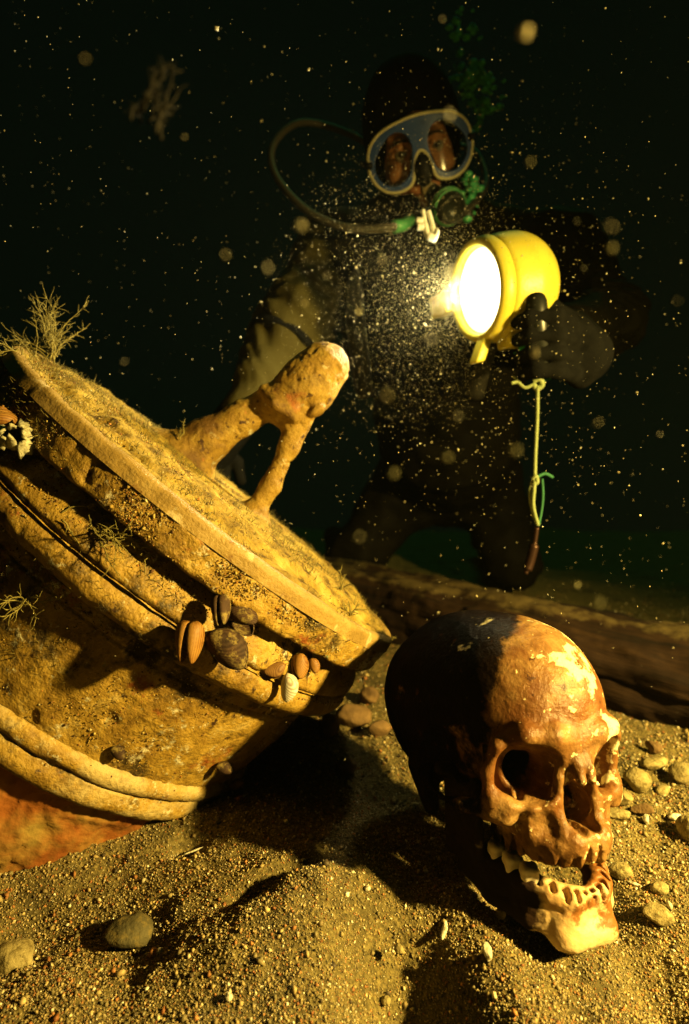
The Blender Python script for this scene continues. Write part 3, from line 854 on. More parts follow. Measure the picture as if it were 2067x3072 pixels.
def build_face():
    S = SDF((-84, -112, -150), (84, 70, 36), 2.2, sym=True)
    A, B = S.add, S.sub
    A(ell((0, 12, -92), (72, 86, 86)))
    A(ell((0, -16, -46), (60, 74, 50)), 14)
    A(cap((0, -60, -40), (0, -80, -24), 40, 24), 16)
    A(ell((0, 26, -22), (50, 26, 22)), 10)
    B(ell((32, -1, 10), (19, 11, 15)), 8)
    chain(S, [(10, 13, 0), (28, 17, 1), (46, 10, -10)], [5, 5, 4], 7)
    chain(S, [(0, 8, 0), (0, -12, 10), (0, -26, 18)], [6, 7, 9], 7); A(ell((9, -28, 10), (7, 6, 8)), 4)
    A(ell((38, -30, -14), (20, 18, 16)), 12)
    A(ell((0, -56, 0), (26, 12, 10)), 8); chain(S, [(0, -51, 9), (12, -52, 7), (24, -56, 0)], [4, 3.4, 2], 3); chain(S, [(0, -60, 8), (12, -60, 6), (23, -57, 0)], [4.2, 3.6, 2], 3)
    A(ell((0, -86, -6), (22, 16, 16)), 12)
    chain(S, [(17, -2, 1), (24, 5.5, 3), (33, 7.5, 2), (45, 1, -5)], 2.4, 3)           # upper lid
    chain(S, [(17, -3, 1), (26, -7.5, 1), (36, -7, -1), (45, -1, -5)], 2.0, 3)         # lower lid
    return S
face_me = build_face().mesh('face', .001, HEAD @ Matrix.Identity(4))
import bmesh
bm = bmesh.new(); bm.from_mesh(body_me); nb_ = len(bm.faces); bm.from_mesh(face_me); bm.faces.ensure_lookup_table()
for f in bm.faces[nb_:]: f.material_index = 1
bm.to_mesh(body_me); bm.free(); bpy.data.meshes.remove(face_me)
body = obj('body', body_me, suit_mat); body.data.materials.append(skin); adopt(diver, body)
mi_ = np.zeros(len(body_me.polygons), np.int32); mi_[nb_:] = 1; body_me.polygons.foreach_set('material_index', mi_)
for s in (-1, 1):
    mb = MB(); mb.add(*tube(spline([(s * 12, 13, 6), (s * 22, 17, 7), (s * 34, 17, 5), (s * 46, 11, -4)], 12), np.array([1.5, 2, 2.4, 2.6, 2.6, 2.5, 2.4, 2.2, 2, 1.7, 1.3, .7]) * 1.1, 8))
    o = mb.build('eyebrow', brow_mat); o.data.transform(Matrix.Scale(.001, 4)); adopt(diver, o); o.matrix_basis = HEAD.copy()
    eye_m = plain('eye_white', (.30, .22, .15), .25, spec=.5)
    V = []; F = []
    nu, nv = 20, 12
    for i in range(nv + 1):
        for j in range(nu):
            a, b = math.pi * i / nv, 2 * math.pi * j / nu
            V.append((11.5 * math.sin(a) * math.cos(b), 11.5 * math.sin(a) * math.sin(b), 11.5 * math.cos(a)))
    F = [(i * nu + j, (i + 1) * nu + j, (i + 1) * nu + (j + 1) % nu, i * nu + (j + 1) % nu) for i in range(nv) for j in range(nu)]
    mb = MB(); mb.add(np.array(V), F); e = mb.build('eye', eye_m); e.data.transform(Matrix.Scale(.001, 4)); adopt(diver, e)
    EM = HEAD @ Matrix.Translation((s * .031, -.001, -.006)); e.matrix_basis = EM
    mb = MB(); a = np.arange(16) / 16 * 2 * np.pi
    mb.add(np.concatenate([np.stack([5.2 * np.cos(a), 5.2 * np.sin(a), 0 * a + 10.6], 1), np.stack([2.2 * np.cos(a), 2.2 * np.sin(a), 0 * a + 11.9], 1), [(0, 0, 12.1)]]),
           [(j, (j + 1) % 16, 16 + (j + 1) % 16, 16 + j) for j in range(16)] + [(16 + j, 16 + (j + 1) % 16, 32) for j in range(16)])
    ir = mb.build('iris', plain('iris', (.05, .035, .018), .15, spec=.6)); ir.data.transform(Matrix.Scale(.001, 4)); ir.parent = e

def build_hood():
    S = SDF((-100, -190, -200), (100, 160, 30), 3.0, sym=True)
    S.add(ell((0, 30, -92), (86, 112, 96)))
    S.add(cap((0, -40, -102), (0, -150, -96), 66, 70), 22)
    S.sub(ell((0, -30, 10), (66, 88, 70)), 8)
    S.sub(ell((0, 12, -92), (70, 84, 84)), 2)
    P0 = np.argwhere(np.abs(S.F) < 8); P = S.lo + S.h * P0
    S.F[tuple(P0.T)] += (fbm(P[:, 0] * .02, P[:, 1] * .02, P[:, 2] * .02, 2, 7) * 2).astype(np.float32)
    return S
hood = obj('hood', build_hood().mesh('hood', .001), neoprene); adopt(diver, hood); hood.matrix_basis = HEAD.copy()

# ---- mask
def ol(X, Y):        # outline of the mask, distance in the plane
    d = smin(ell((44, -9, 0), (43, 44, 1e3))[0](X, Y, 0 * X), ell((0, 9, 0), (80, 37, 1e3))[0](X, Y, 0 * X), 12)
    return -smin(-d, ell((0, -52, 0), (17, 50, 1e3))[0](X, Y, 0 * X), 10)
def lensd(X, Y):
    return smin(ell((47, -12, 0), (31, 31, 1e3), rotm(0, 0, 14))[0](X, Y, 0 * X), ell((36, 9, 0), (22, 22, 1e3))[0](X, Y, 0 * X), 14)
def zc(X, Y): return 22 - X * X * .0032
def maskpart(kind):
    S = SDF((-96, -72, -24), (96, 60, 46), 1.35, sym=True)
    sl, X, Y, Z = S._blk((-96, -72, -24), (96, 60, 46), 0)
    X, Y, Z = np.broadcast_arrays(X, Y, Z)
    o, z = ol(X, Y), Z - zc(X, Y)
    if kind == 'frame':
        d = np.maximum(np.maximum(o, -lensd(X, Y)), np.abs(z) - 5)
    elif kind == 'rim':
        d = np.sqrt(o ** 2 + (z - 3) ** 2) - 2.7
    elif kind == 'skirt':
        d = np.maximum(np.abs(o + 4) - 2.6, np.maximum(z + 2, -(Z + 20)))
        d = np.minimum(d, np.maximum(ell((0, -30, 18), (17, 26, 20))[0](X, Y, Z), -ell((0, -30, 12), (14, 24, 20))[0](X, Y, Z)))
    else:
        d = np.maximum(lensd(X, Y) - 1.5, np.abs(z) - 1.6)
        d = np.where(S.ax[0][:, None, None] * (1 if kind == 'lens_r' else -1) > 0, d, 50)
    S.F[:] = d
    return S
mask = obj('mask', maskpart('frame').mesh('mask', .001), blue_frame); adopt(diver, mask); mask.matrix_basis = HEAD.copy()
mask['label'] = 'blue diving mask with a pale yellow rim and two lenses'
glass = bpy.data.materials.new('mask_glass'); glass.use_nodes = True
N_, L_ = glass.node_tree.nodes, glass.node_tree.links
tb = N_.new('ShaderNodeBsdfTransparent'); gb = N_.new('ShaderNodeBsdfGlossy'); gb.inputs['Roughness'].default_value = .08; mx = N_.new('ShaderNodeMixShader'); fr = N_.new('ShaderNodeFresnel'); fr.inputs[0].default_value = 1.18
tb.inputs[0].default_value = (.93, .95, .93, 1)
L_.new(fr.outputs[0], mx.inputs[0]); L_.new(tb.outputs[0], mx.inputs[1]); L_.new(gb.outputs[0], mx.inputs[2]); L_.new(mx.outputs[0], N_['Material Output'].inputs[0])
for k, m in (('rim', rim_yellow), ('skirt', rubber), ('lens_l', glass), ('lens_r', glass)):
    o = obj(k.split('_')[0], maskpart(k).mesh(k, .001), m); o.parent = mask
mb = MB()
for s in (-1, 1):
    mb.add(*tube(spline([(s * 84, -4, 8), (s * 92, 0, -20), (s * 93, 4, -80), (s * 60, 8, -165), (0, 8, -192)], 16), 6, 6))
o = mb.build('strap', rubber); o.data.transform(Matrix.Scale(.001, 4)); o.parent = mask

# ---- regulator
reg = obj('regulator', npmesh('x', np.zeros((3, 3)), np.array([(0, 1, 2)])), rubber); 
def build_reg():
    S = SDF((-62, -140, -30), (84, -30, 92), 1.8)
    c = np.array((30, -92, 34)); ax = np.array((.25, -.25, .94)); ax /= np.linalg.norm(ax)
    S.add(cap(c - ax * 12, c + ax * 10, 27, 26)); S.sub(cap(c + ax * 40, c + ax * 42, 24, 24), 2)
    S.add(cap((4, -58, 2), c - ax * 12, 13, 16), 8)
    S.add(cap((-4, -116, 20), (62, -114, 20), 11, 11), 8)
    S.add(cap((-34, -98, 26), (8, -94, 32), 7, 10), 5)
    return S
bpy.data.objects.remove(reg)
reg = obj('regulator', build_reg().mesh('regulator', .001), plain('reg_plastic', (.03, .035, .028), .3, spec=.5)); adopt(diver, reg); reg.matrix_basis = HEAD.copy()
def hpart(name, pts, rad, m, parent, n=12, k=24):
    mb = MB(); mb.add(*tube(spline(pts, k), rad, n)); o = mb.build(name, m); o.data.transform(Matrix.Scale(.001, 4)); o.parent = parent; return o
a = np.linspace(0, 2 * np.pi, 30)
ax = Vector((.25, -.25, .94)).normalized(); s1 = ax.cross(Vector((0, 1, 0))).normalized(); s2 = ax.cross(s1)
green_sheen_trim = mat('green_sheen_trim', [(.3, (.10, .42, .16)), (.7, (.14, .55, .22))], scale=30, rough=.3, spec=.5)  # green daylight reflected on the cover rings, put into the colour
for off, rr in ((10, 27), (0, 28)):
    pts = [tuple(Vector((30, -92, 34)) + ax * off + s1 * rr * math.cos(t) + s2 * rr * math.sin(t)) for t in a]
    hpart('cover_ring', pts, 1.9, green_sheen_trim, reg, 8, 60)
hpart('mouthpiece', [(0, -55, 2), (6, -62, 14)], 12, plain('mouthpiece', (.35, .28, .14), .5), reg, 14, 6)
# hose: a wide loop past the hood
hp = [hw(-34, -98, 26), U(905, 515, .90), U(800, 520, .90), U(700, 480, .93), U(628, 400, .98), U(622, 330, 1.02), U(680, 280, 1.06), U(770, 295, 1.10), U(850, 340, 1.13), U(900, 420, 1.18)]
mb = MB(); mb.add(*tube(spline(hp, 90), .0062, 12)); o = mb.build('hose', hose_mat); adopt(diver, o)
mb = MB(); mb.add(*tube(spline(hp[:3], 12)[:7], .0095, 12)); o = mb.build('hose_collar', green_sheen_trim); adopt(diver, o)
hp = [hw(52, -100, 24), U(1060, 480, .96), U(1105, 420, 1.02), U(1085, 350, 1.10), U(1040, 330, 1.16)]
mb = MB(); mb.add(*tube(spline(hp, 30), .006, 12)); o = mb.build('hose', hose_mat); adopt(diver, o)
white_clip = plain('white_clip', (.8, .8, .74), .25, spec=.6)
# bright clip hanging below the regulator
def wt(name, pts, rad, m, k=24, n=10, own=diver):
    mb = MB(); mb.add(*tube(spline(pts, k), rad, n)); o = mb.build(name, m); adopt(own, o); return o
wt('clip_hook', [U(962, 478, .70), U(968, 510, .70), U(975, 535, .70), U(995, 545, .70)], [.003] * 8 + [.0036] * 8 + [.005] * 6 + [.004, .002], white_clip)
wt('clip_hook', [U(975, 480, .70), U(982, 505, .70), U(988, 528, .70), U(1000, 530, .70)], [.003] * 10 + [.0036] * 8 + [.006] * 4 + [.004, .002], white_clip)
wt('clip_cord', [U(966, 480, .70), U(985, 470, .78), hw(12, -100, 40)], .0016, rubber, 16, 6)
wt('clip_bolt', [U(948, 503, .70), U(962, 503, .70)], .0045, white_clip, 6)
wt('clip_bolt', [U(950, 516, .70), U(964, 516, .70)], .0045, white_clip, 6)
# harness over the chest
wt('harness_strap', [U(770, 540, 1.03), U(800, 640, .99), U(812, 760, 1.0), U(830, 900, 1.06)], .017, dark_suit, 24, 10)
wt('harness_strap', [U(1200, 540, 1.03), U(1150, 640, .98), U(1110, 780, 1.0), U(1080, 900, 1.06)], .017, dark_suit, 24, 10)
# worn orange patch on the sleeve
pt = J['sl'].lerp(J['el'], .45); tow = (Vector((0, 0, CAM_H)) - pt).normalized()
mb = MB()
for k in range(3):
    c = U(683 + 10 * k - 8, 628 + 14 * k, .955 - .004 * k) ; V = ICO_V * np.array((.010, .004, .007)) * (1 - .15 * k) * (1 + rng.uniform(-.25, .25, (12, 1)))
    mb.add(V + np.array(c), ICO_F)
o = mb.build('sleeve_patch', plain('orange_patch', (.42, .20, .06), .7)); adopt(diver, o); o['label'] = 'small torn orange patch on the sleeve'

# ================================================================== the lamp in the diver's hand
LN = cam_dir(-.925, -.19, -.30).normalized()
LP = U(1094, 662, .705)
l_z = Vector((0, 0, 1)); l_y = l_z.cross(LN).normalized(); l_z = LN.cross(l_y)
L_M = Matrix((LN, l_y, l_z)).transposed().to_4x4(); L_M.translation = LP
yellow = mat('yellow_plastic', [(.3, (.60, .52, .05)), (.7, (.70, .62, .08))], scale=20, rough=.38, spec=.45, bump=.0003, bump_scale=400)
overlay(yellow, (.34, .24, .03), 60, .60, .72, 3.0, rough=.75)
lampt = thing('dive_lamp', 'round yellow dive lamp shining white, held up by the diver', 'lamp', LP.to_tuple())
def lpart(name, V, F, m, parent=lampt):
    mb = MB(); mb.add(V, F); o = mb.build(name, m); 
    if parent is lampt: adopt(lampt, o); o.matrix_basis = L_M.copy()
    else: o.parent = parent
    return o
def lat(prof, n=64):
    P = np.array(prof, float); a = np.arange(n) / n * 2 * np.pi
    V = np.stack([np.repeat(P[:, :1], n, 1), P[:, 1:2] * np.cos(a), P[:, 1:2] * np.sin(a)], -1).reshape(-1, 3)
    F = [(i * n + j, i * n + (j + 1) % n, (i + 1) * n + (j + 1) % n, (i + 1) * n + j) for i in range(len(P) - 1) for j in range(n)]
    return V, F
back = [(-.040 - .056 * math.sin(R(t)), .0655 * math.cos(R(t)) ** .9 + .0004) for t in np.linspace(0, 90, 18)]
lpart('housing', *lat([(-.006, .054), (-.007, .0600), (-.014, .0630), (-.026, .0650), (-.0395, .0658)] + back), yellow)
bez = lpart('bezel', *lat([(-.012, .0495), (.004, .0505), (.0085, .0525), (.0095, .0560), (.006, .0605), (-.004, .0630), (-.008, .0610)]), yellow)
lpart('reflector', *lat([(-.034, .006), (-.030, .026), (-.018, .042), (-.008, .0495), (-.004, .0500)]), plain('reflector', (.9, .9, .88), .1, metal=1.0))
lens_m = bpy.data.materials.new('lamp_lens'); lens_m.use_nodes = True
b_ = lens_m.node_tree.nodes['Principled BSDF']; N_, L_ = lens_m.node_tree.nodes, lens_m.node_tree.links
tc_ = N_.new('ShaderNodeTexCoord'); sx_ = N_.new('ShaderNodeVectorMath'); sx_.operation = 'MULTIPLY'; sx_.inputs[1].default_value = (0, 1, 1); ln_ = N_.new('ShaderNodeVectorMath'); ln_.operation = 'LENGTH'
L_.new(tc_.outputs['Object'], sx_.inputs[0]); L_.new(sx_.outputs[0], ln_.inputs[0])
mr_ = N_.new('ShaderNodeMapRange'); mr_.inputs['From Min'].default_value = .020; mr_.inputs['From Max'].default_value = .049; mr_.inputs['To Min'].default_value = 40; mr_.inputs['To Max'].default_value = 2.5
mr_.interpolation_type = 'SMOOTHSTEP'
L_.new(ln_.outputs['Value'], mr_.inputs['Value']); L_.new(mr_.outputs[0], b_.inputs['Emission Strength']); b_.inputs['Emission Color'].default_value = (1, .90, .50, 1)
lens = lpart('lens', *lat([(.003, .0002), (.003, .020), (.0015, .040), (-.001, .0495)]), lens_m)
def bx(c, h, taper=1.0):
    V = [(c[0] + sx * h[0], c[1] + sy * h[1] * (taper if sx > 0 else 1), c[2] + sz * h[2] * (taper if sx > 0 else 1)) for sx in (-1, 1) for sy in (-1, 1) for sz in (-1, 1)]
    return np.array(V), [(0, 1, 3, 2), (4, 6, 7, 5), (0, 4, 5, 1), (2, 3, 7, 6), (0, 2, 6, 4), (1, 5, 7, 3)]
def bevel(o, w=.003):
    m = o.modifiers.new('bevel', 'BEVEL'); m.width = w; m.segments = 3
tb1 = lpart('clamp_tab', *bx((.006, -.078, .004), (.012, .020, .014)), yellow); bevel(tb1)
V, F = bx((0, 0, 0), (.007, .009, .016)); V[:, 0] += np.where(V[:, 2] < 0, .018, 0); V[:, 2] = V[:, 2] - .070
tb2 = lpart('clamp_tab', V, F, yellow); bevel(tb2)
tb3 = lpart('foot', *bx((-.034, .012, -.064), (.018, .016, .010)), yellow); bevel(tb3)
# grip: a black yoke fixed to the housing's near side, with the handle below
black_grip = plain('black_grip', (.014, .015, .012), .35, spec=.5)
gpts = [U(1219, 672, .664), U(1222, 700, .660), U(1226, 750, .665), U(1230, 800, .678), U(1234, 838, .690)]
wt('grip', gpts, [.004, .0095, .011] + [.0118] * 16 + [.011, .009], black_grip, 21, 16, lampt)
wt('yoke', [U(1219, 676, .668), U(1232, 668, .70), U(1236, 672, .745)], .0075, black_grip, 14, 12, lampt)
wt('green_band', [U(1192, 772, .69), U(1200, 795, .688), U(1208, 812, .686)], [.003, .007, .009, .0095, .009, .008, .006, .003], plain('green_cloth', (.02, .30, .09), .7), 8, 10, lampt)
ls = bpy.data.lights.new('lamp_bulb', 'SPOT'); ls.energy = 19; ls.color = (1, .86, .48); ls.spot_size = R(136); ls.spot_blend = 1.0; ls.shadow_soft_size = .03
lo_ = bpy.data.objects.new('lamp_bulb', ls); COL.objects.link(lo_)
lo_.location = LP + LN * .014; lo_.rotation_euler = LN.to_track_quat('-Z', 'Y').to_euler()
adopt(lampt, lo_)

# ---- gloved hands
def hand(pose, wrist, name):
    pts = [Vector(w) for w in wrist]
    lo = np.min([tuple(p) for f in pose for p in f[0]] + [tuple(p) for p in pts], 0) - .03; hi = np.max([tuple(p) for f in pose for p in f[0]] + [tuple(p) for p in pts], 0) + .03
    S = SDF(lo, hi, .0024)
    S.add(cap(tuple(pts[0]), tuple(pts[1]), .034, .036), .02)
    for f, r in pose:
        chain(S, [tuple(p) for p in f], np.linspace(r, r * .82, len(f)), .006)
    o = obj(name, S.mesh(name), neoprene); adopt(diver, o); return o
g0, g1 = U(1224, 690, .66), U(1232, 800, .678)
gd = (g1 - g0).normalized(); fw_ = cam_dir(0, 0, -1); rt = cam_dir(1, 0, 0); bk = cam_dir(0, 0, 1)
pose = []
for k in range(4):
    c = g0 + gd * (.018 + .0205 * k) + bk * .010
    L = (1.0, 1.06, 1.0, .84)[k]
    pose.append(([c + rt * .058 + bk * .030, c + rt * .040 + bk * .002, c + rt * .016 - bk * .021 * L, c - rt * .013 * L - bk * .018, c - rt * .022 * L + bk * .002], .0098))
pose.append(([g0 + rt * .062 + bk * .040 + gd * .01, g0 + rt * .030 + bk * .035 - gd * .006, g0 + rt * .004 + bk * .026 - gd * .004], .011))
pose.append(([g0 + rt * .060 + bk * .032 + gd * .022, g0 + rt * .060 + bk * .032 + gd * .078], .017))
hand(pose, (J['wr'], g0 + rt * .066 + bk * .040 + gd * .048), 'glove')
hL = J['wl'] + Vector((-.085, .03, -.095)); dn = Vector((0, 0, -1)); sd = Vector((1, .2, 0)).normalized()
pose = [([hL + sd * (.024 * k - .036), hL + sd * (.026 * k - .040) + dn * .04 + Vector((0, -.012, 0)), hL + sd * (.026 * k - .040) + dn * .066 + Vector((0, .004, 0)), hL + sd * (.025 * k - .038) + dn * .078 + Vector((0, .022, 0))], .0098) for k in range(4)]
pose.append(([hL + sd * .03 - dn * .03, hL + sd * .056 + dn * .0, hL + sd * .062 + dn * .03], .011))
hand(pose, (J['wl'], hL), 'glove')

# ================================================================== lanyard and clips under the lamp
lan = thing('lanyard', 'thin green cord with knots hanging below the lamp', 'cord', U(1222, 1200, .69).to_tuple())
cord_m = mat('cord', [(.3, (.20, .26, .10)), (.7, (.34, .38, .18))], scale=300, rough=.8, bump=.0006, bump_scale=900)
green_m = plain('green_cord', (.03, .15, .07), .7)
D = .69
def lw(name, p, r, m=cord_m, k=30): return wt(name, [U(x, y, D + dz) for x, y, dz in p], r, m, k, 8, lan)
lw('cord', [(1224, 878, 0), (1223, 950, 0), (1219, 1030, 0), (1217, 1100, 0), (1214, 1150, 0), (1225, 1196, 0)], .0021)
lw('cord', [(1214, 1085, .002), (1206, 1120, .004), (1212, 1165, .004), (1224, 1196, 0)], .0017)
lw('cord', [(1226, 1196, 0), (1233, 1160, .004), (1236, 1125, .004), (1234, 1090, .006)], .0014, green_m)
lw('cord', [(1222, 1086, .004), (1240, 1078, .005), (1258, 1086, .008)], .0019, green_m)
lw('knot', [(1214, 868, .001), (1228, 862, -.003), (1234, 876, 0), (1222, 884, .003), (1214, 874, 0)], .0032)
lw('knot', [(1212, 1090, 0), (1220, 1084, -.003), (1222, 1098, 0), (1212, 1102, .002)], .0026)
lw('frayed_end', [(1216, 874, 0), (1195, 882, .002), (1178, 870, .004), (1164, 872, .004)], .0020)
lw('frayed_end', [(1190, 880, .002), (1178, 866, .006), (1168, 856, .006)], .0016)
lw('clip', [(1211, 818, 0), (1214, 838, -.002), (1224, 852, -.002), (1232, 860, 0)], [.0018] * 8 + [.0032] * 14 + [.002] * 8, chrome)
lw('clip', [(1246, 812, .002), (1252, 832, 0), (1260, 846, 0), (1266, 852, 0)], [.003] * 12 + [.0026] * 10 + [.0018] * 8, chrome)
lw('cord', [(1266, 852, 0), (1250, 862, .002), (1236, 868, 0)], .0014, green_m)
lw('cord', [(1234, 800, .0), (1240, 806, .0), (1247, 814, .002)], .0015, green_m)
lw('cord', [(1208, 806, -.004), (1210, 812, -.002), (1212, 820, 0)], .0015, green_m)
lw('ring', [(1284, 808, .004), (1300, 812, .004), (1302, 836, .004), (1292, 850, .004)], .0013, green_m)
lw('swivel', [(1222, 1200, 0), (1216, 1240, .002), (1206, 1280, .004), (1196, 1306, .004)], [.003] * 10 + [.006] * 16 + [.003] * 4, plain('dark_metal', (.05, .025, .018), .35, metal=.6))
# ================================================================== shells on the gun
def shell_mat(name, a, b, rough=.35):
    m = mat(name, [(.3, a), (.7, b)], scale=80, rough=rough + .2, spec=.3, bump=.0003, bump_scale=500)
    N, L = m.node_tree.nodes, m.node_tree.links
    tc = N.new('ShaderNodeTexCoord'); wv = N.new('ShaderNodeTexWave'); wv.wave_type = 'RINGS'; wv.inputs['Scale'].default_value = 3.2; wv.inputs['Distortion'].default_value = 1.5
    L.new(tc.outputs['Generated'], wv.inputs['Vector'])
    b_ = N['Principled BSDF']; src = b_.inputs['Base Color'].links[0].from_socket
    mx = N.new('ShaderNodeMix'); mx.data_type = 'RGBA'; mx.blend_type = 'MULTIPLY'; L.new(wv.outputs[0], mx.inputs['Factor']); L.new(src, mx.inputs['A']); mx.inputs['B'].default_value = (.55, .45, .4, 1)
    L.new(mx.outputs['Result'], b_.inputs['Base Color'])
    return m
gold_shell = shell_mat('golden_mussel', (.24, .10, .018), (.40, .22, .05))
dark_shell = shell_mat('dark_mussel', (.03, .016, .009), (.10, .055, .028), .6)
brown_shell = shell_mat('brown_mussel', (.20, .10, .03), (.34, .19, .06))
white_shell = shell_mat('white_shell', (.66, .62, .50), (.85, .82, .72))
overlay(dark_shell, (.22, .16, .05), 120, .50, .60, 2.0, rough=.7); overlay(gold_shell, (.12, .05, .012), 90, .58, .66, 2.0)
pearl = mat('shell_inside', [(.3, (.30, .26, .20)), (.7, (.5, .46, .38))], scale=60, rough=.25, spec=.5)

def valve_mesh(L, seed=0):
    nu, nv = 26, 15
    V = []
    for i in range(nu):
        u = i / (nu - 1)
        w = .46 * (math.sin(math.pi * u ** .62) ** .62) * (0.55 + .5 * u)
        w = max(w, .012)
        for j in range(nv):
            v = -1 + 2 * j / (nv - 1)
            h = .30 * (1 - v * v) ** .55 * math.sin(math.pi * min(1, u * .96 + .04) ** .55) ** .7
            ring = .0016 * math.sin(u * 60)
            V.append((L * u, L * (w * v + .07 * math.sin(math.pi * u)), L * (h + ring * (1 - v * v))))
    F = [(i * nv + j, (i + 1) * nv + j, (i + 1) * nv + j + 1, i * nv + j + 1) for i in range(nu - 1) for j in range(nv - 1)]
    me = bpy.data.meshes.new('valve'); me.from_pydata(V, [], F); me.update(); return me

def img_dir(dx, dy, dz=0.):        # direction given as right, up, towards the viewer
    return cam_dir(dx, dy, -dz).normalized()

def mussel(label, pos, long_, dome, L, m, opening=8, valves=2, group='mussels growing on the gun'):
    long_ = long_.normalized(); dome = (dome - long_ * dome.dot(long_)).normalized(); y = dome.cross(long_)
    t = thing('mussel', label, 'mussel', pos.to_tuple(), group)
    M = Matrix((long_, y, dome)).transposed().to_4x4()
    for k in range(valves):
        o = obj('valve', valve_mesh(L), m, t)
        sd = o.modifiers.new('thick', 'SOLIDIFY'); sd.thickness = L * .03; sd.offset = 0
        rr = Matrix.Rotation(R(-opening if k == 0 else opening), 4, 'Y')
        o.matrix_basis = M @ rr @ (Matrix.Identity(4) if k == 0 else Matrix.Diagonal((1, 1, -1, 1)))
    return t

def gun_pt(ux, uy, lift=.0):
    h, n_ = on_gun(ux, uy)
    if h is None: h, n_ = U(ux, uy, .55), img_dir(0, 0, 1)
    return h + n_ * lift, n_
def um(u, d): return u * .43941 / FPX * d       # picture units to metres at distance d

p, nn = gun_pt(432, 1408, .008)
mussel('open golden mussel standing on end beside two dark mussels', p + img_dir(0, 0, 1) * .008, img_dir(-.05, -1, .1), img_dir(1, 0, .15), .028, gold_shell, 7)
p, nn = gun_pt(478, 1440, .004)
mussel('large dark mussel lying flat with its rounded end towards the lower right', p, img_dir(.72, -.62, .2), img_dir(.1, .1, 1) + nn * .5, .034, dark_shell, 4)
p, nn = gun_pt(512, 1385, .004)
mussel('gaping dark brown mussel lodged under the rim of the gun', p, img_dir(.75, -.5, .3), img_dir(.5, .6, .6), .027, dark_shell, 14)
p, nn = gun_pt(500, 1352, .002)
mussel('thin dark mussel shell standing edge on under the rim', p, img_dir(.15, -1, .5), img_dir(1, .1, .1), .021, dark_shell, 5)
p, nn = gun_pt(672, 1487, .003)
mussel('small orange mussel near the lower right end of the gun rim', p, img_dir(.1, -1, .4), img_dir(.6, .2, .7), .020, gold_shell, 5)
p, nn = gun_pt(700, 1498, .003)
mussel('smallest yellow mussel beside the lower right end of the gun rim', p, img_dir(.4, -.9, .3), img_dir(.3, .3, .8), .013, gold_shell, 4)
p, nn = gun_pt(640, 1515, .003)
mussel('small brown mussel just above the white broken shell', p, img_dir(-.8, -.2, .4), img_dir(0, .4, .9), .017, brown_shell, 6)
p, nn = gun_pt(655, 1530, .004)
mussel('broken white shell standing on the neck of the gun', p, img_dir(-.1, -1, .5), img_dir(-.3, .1, .9), .021, white_shell, 0, 1)
p, nn = gun_pt(492, 1738, .002)
mussel('dark mussel clinging low on the right side of the gun barrel', p, img_dir(.9, -.3, .2), img_dir(0, .3, .9), .014, dark_shell, 5)
p, nn = gun_pt(255, 1700, .001)
mussel('dark mussel alone on the lower middle of the barrel', p, img_dir(.8, -.6, .2), img_dir(0, .3, .9), .013, dark_shell, 4)
p = ground_at(526 * .43941, 1806 * .43941) + Vector((0, 0, .006))
mussel('small red brown mussel on the sand at the foot of the gun', p, img_dir(.6, .3, .2), img_dir(0, .6, .8), .015, gold_shell, 4)

# barnacle
p, nn = gun_pt(56, 1042, .018)
bar = thing('barnacle', 'pale white barnacle rosette at the left edge of the gun', 'barnacle', p.to_tuple())
bm_ = mat('barnacle_white', [(.3, (.22, .19, .09)), (.7, (.66, .62, .44))], scale=200, rough=.7, bump=.0008, bump_scale=600)
Q = img_dir(.35, .2, .9).to_track_quat('Z', 'Y').to_matrix().to_4x4()
for k in range(7):
    a0 = 2 * math.pi * k / 7; h = rng.uniform(.85, 1.25)
    V = []
    for i in range(7):
        t = i / 6
        for j in range(5):
            a = a0 + (j - 2) / 4 * .95 * (1 - .15 * t)
            r_ = .012 * (1 - .40 * t ** .8) * (1 + .10 * math.cos(j * 3.1 + k)) * (1 + .25 * math.sin(k * 2.3))
            V.append((r_ * math.cos(a), r_ * math.sin(a), .012 * h * t * (1 + .5 * math.sin(k * 4.1)) * (1 - .25 * ((j - 2) / 2) ** 2 * t)))
    F = [(i * 5 + j, i * 5 + j + 1, (i + 1) * 5 + j + 1, (i + 1) * 5 + j) for i in range(6) for j in range(4)]
    mb = MB(); mb.add(np.array(V), F); o = mb.build('plate', bm_, bar); o.matrix_basis = Q
    sd = o.modifiers.new('thick', 'SOLIDIFY'); sd.thickness = .0022
# snail
p, nn = gun_pt(20, 945, .006)
sn = thing('snail', 'small orange sea snail at the left edge under the rim', 'snail', p.to_tuple())
tt = np.linspace(0, 1, 90); aa = tt * 2 * np.pi * 3.2; rr = .0012 + .0055 * tt ** 1.6
V, F = tube(np.stack([rr * np.cos(aa), rr * np.sin(aa), -.011 * tt ** 1.3 + .006], 1), .0010 + .0052 * tt ** 1.5, 12)
mb = MB(); mb.add(V, F); mb.build('spiral_shell', gold_shell, sn)
V, F = tube([(.004, .003, -.005), (.007, .008, -.007), (.006, .013, -.007)], [.003, .004, .0015], 8)
mb = MB(); mb.add(V, F); mb.build('foot', brown_shell, sn)

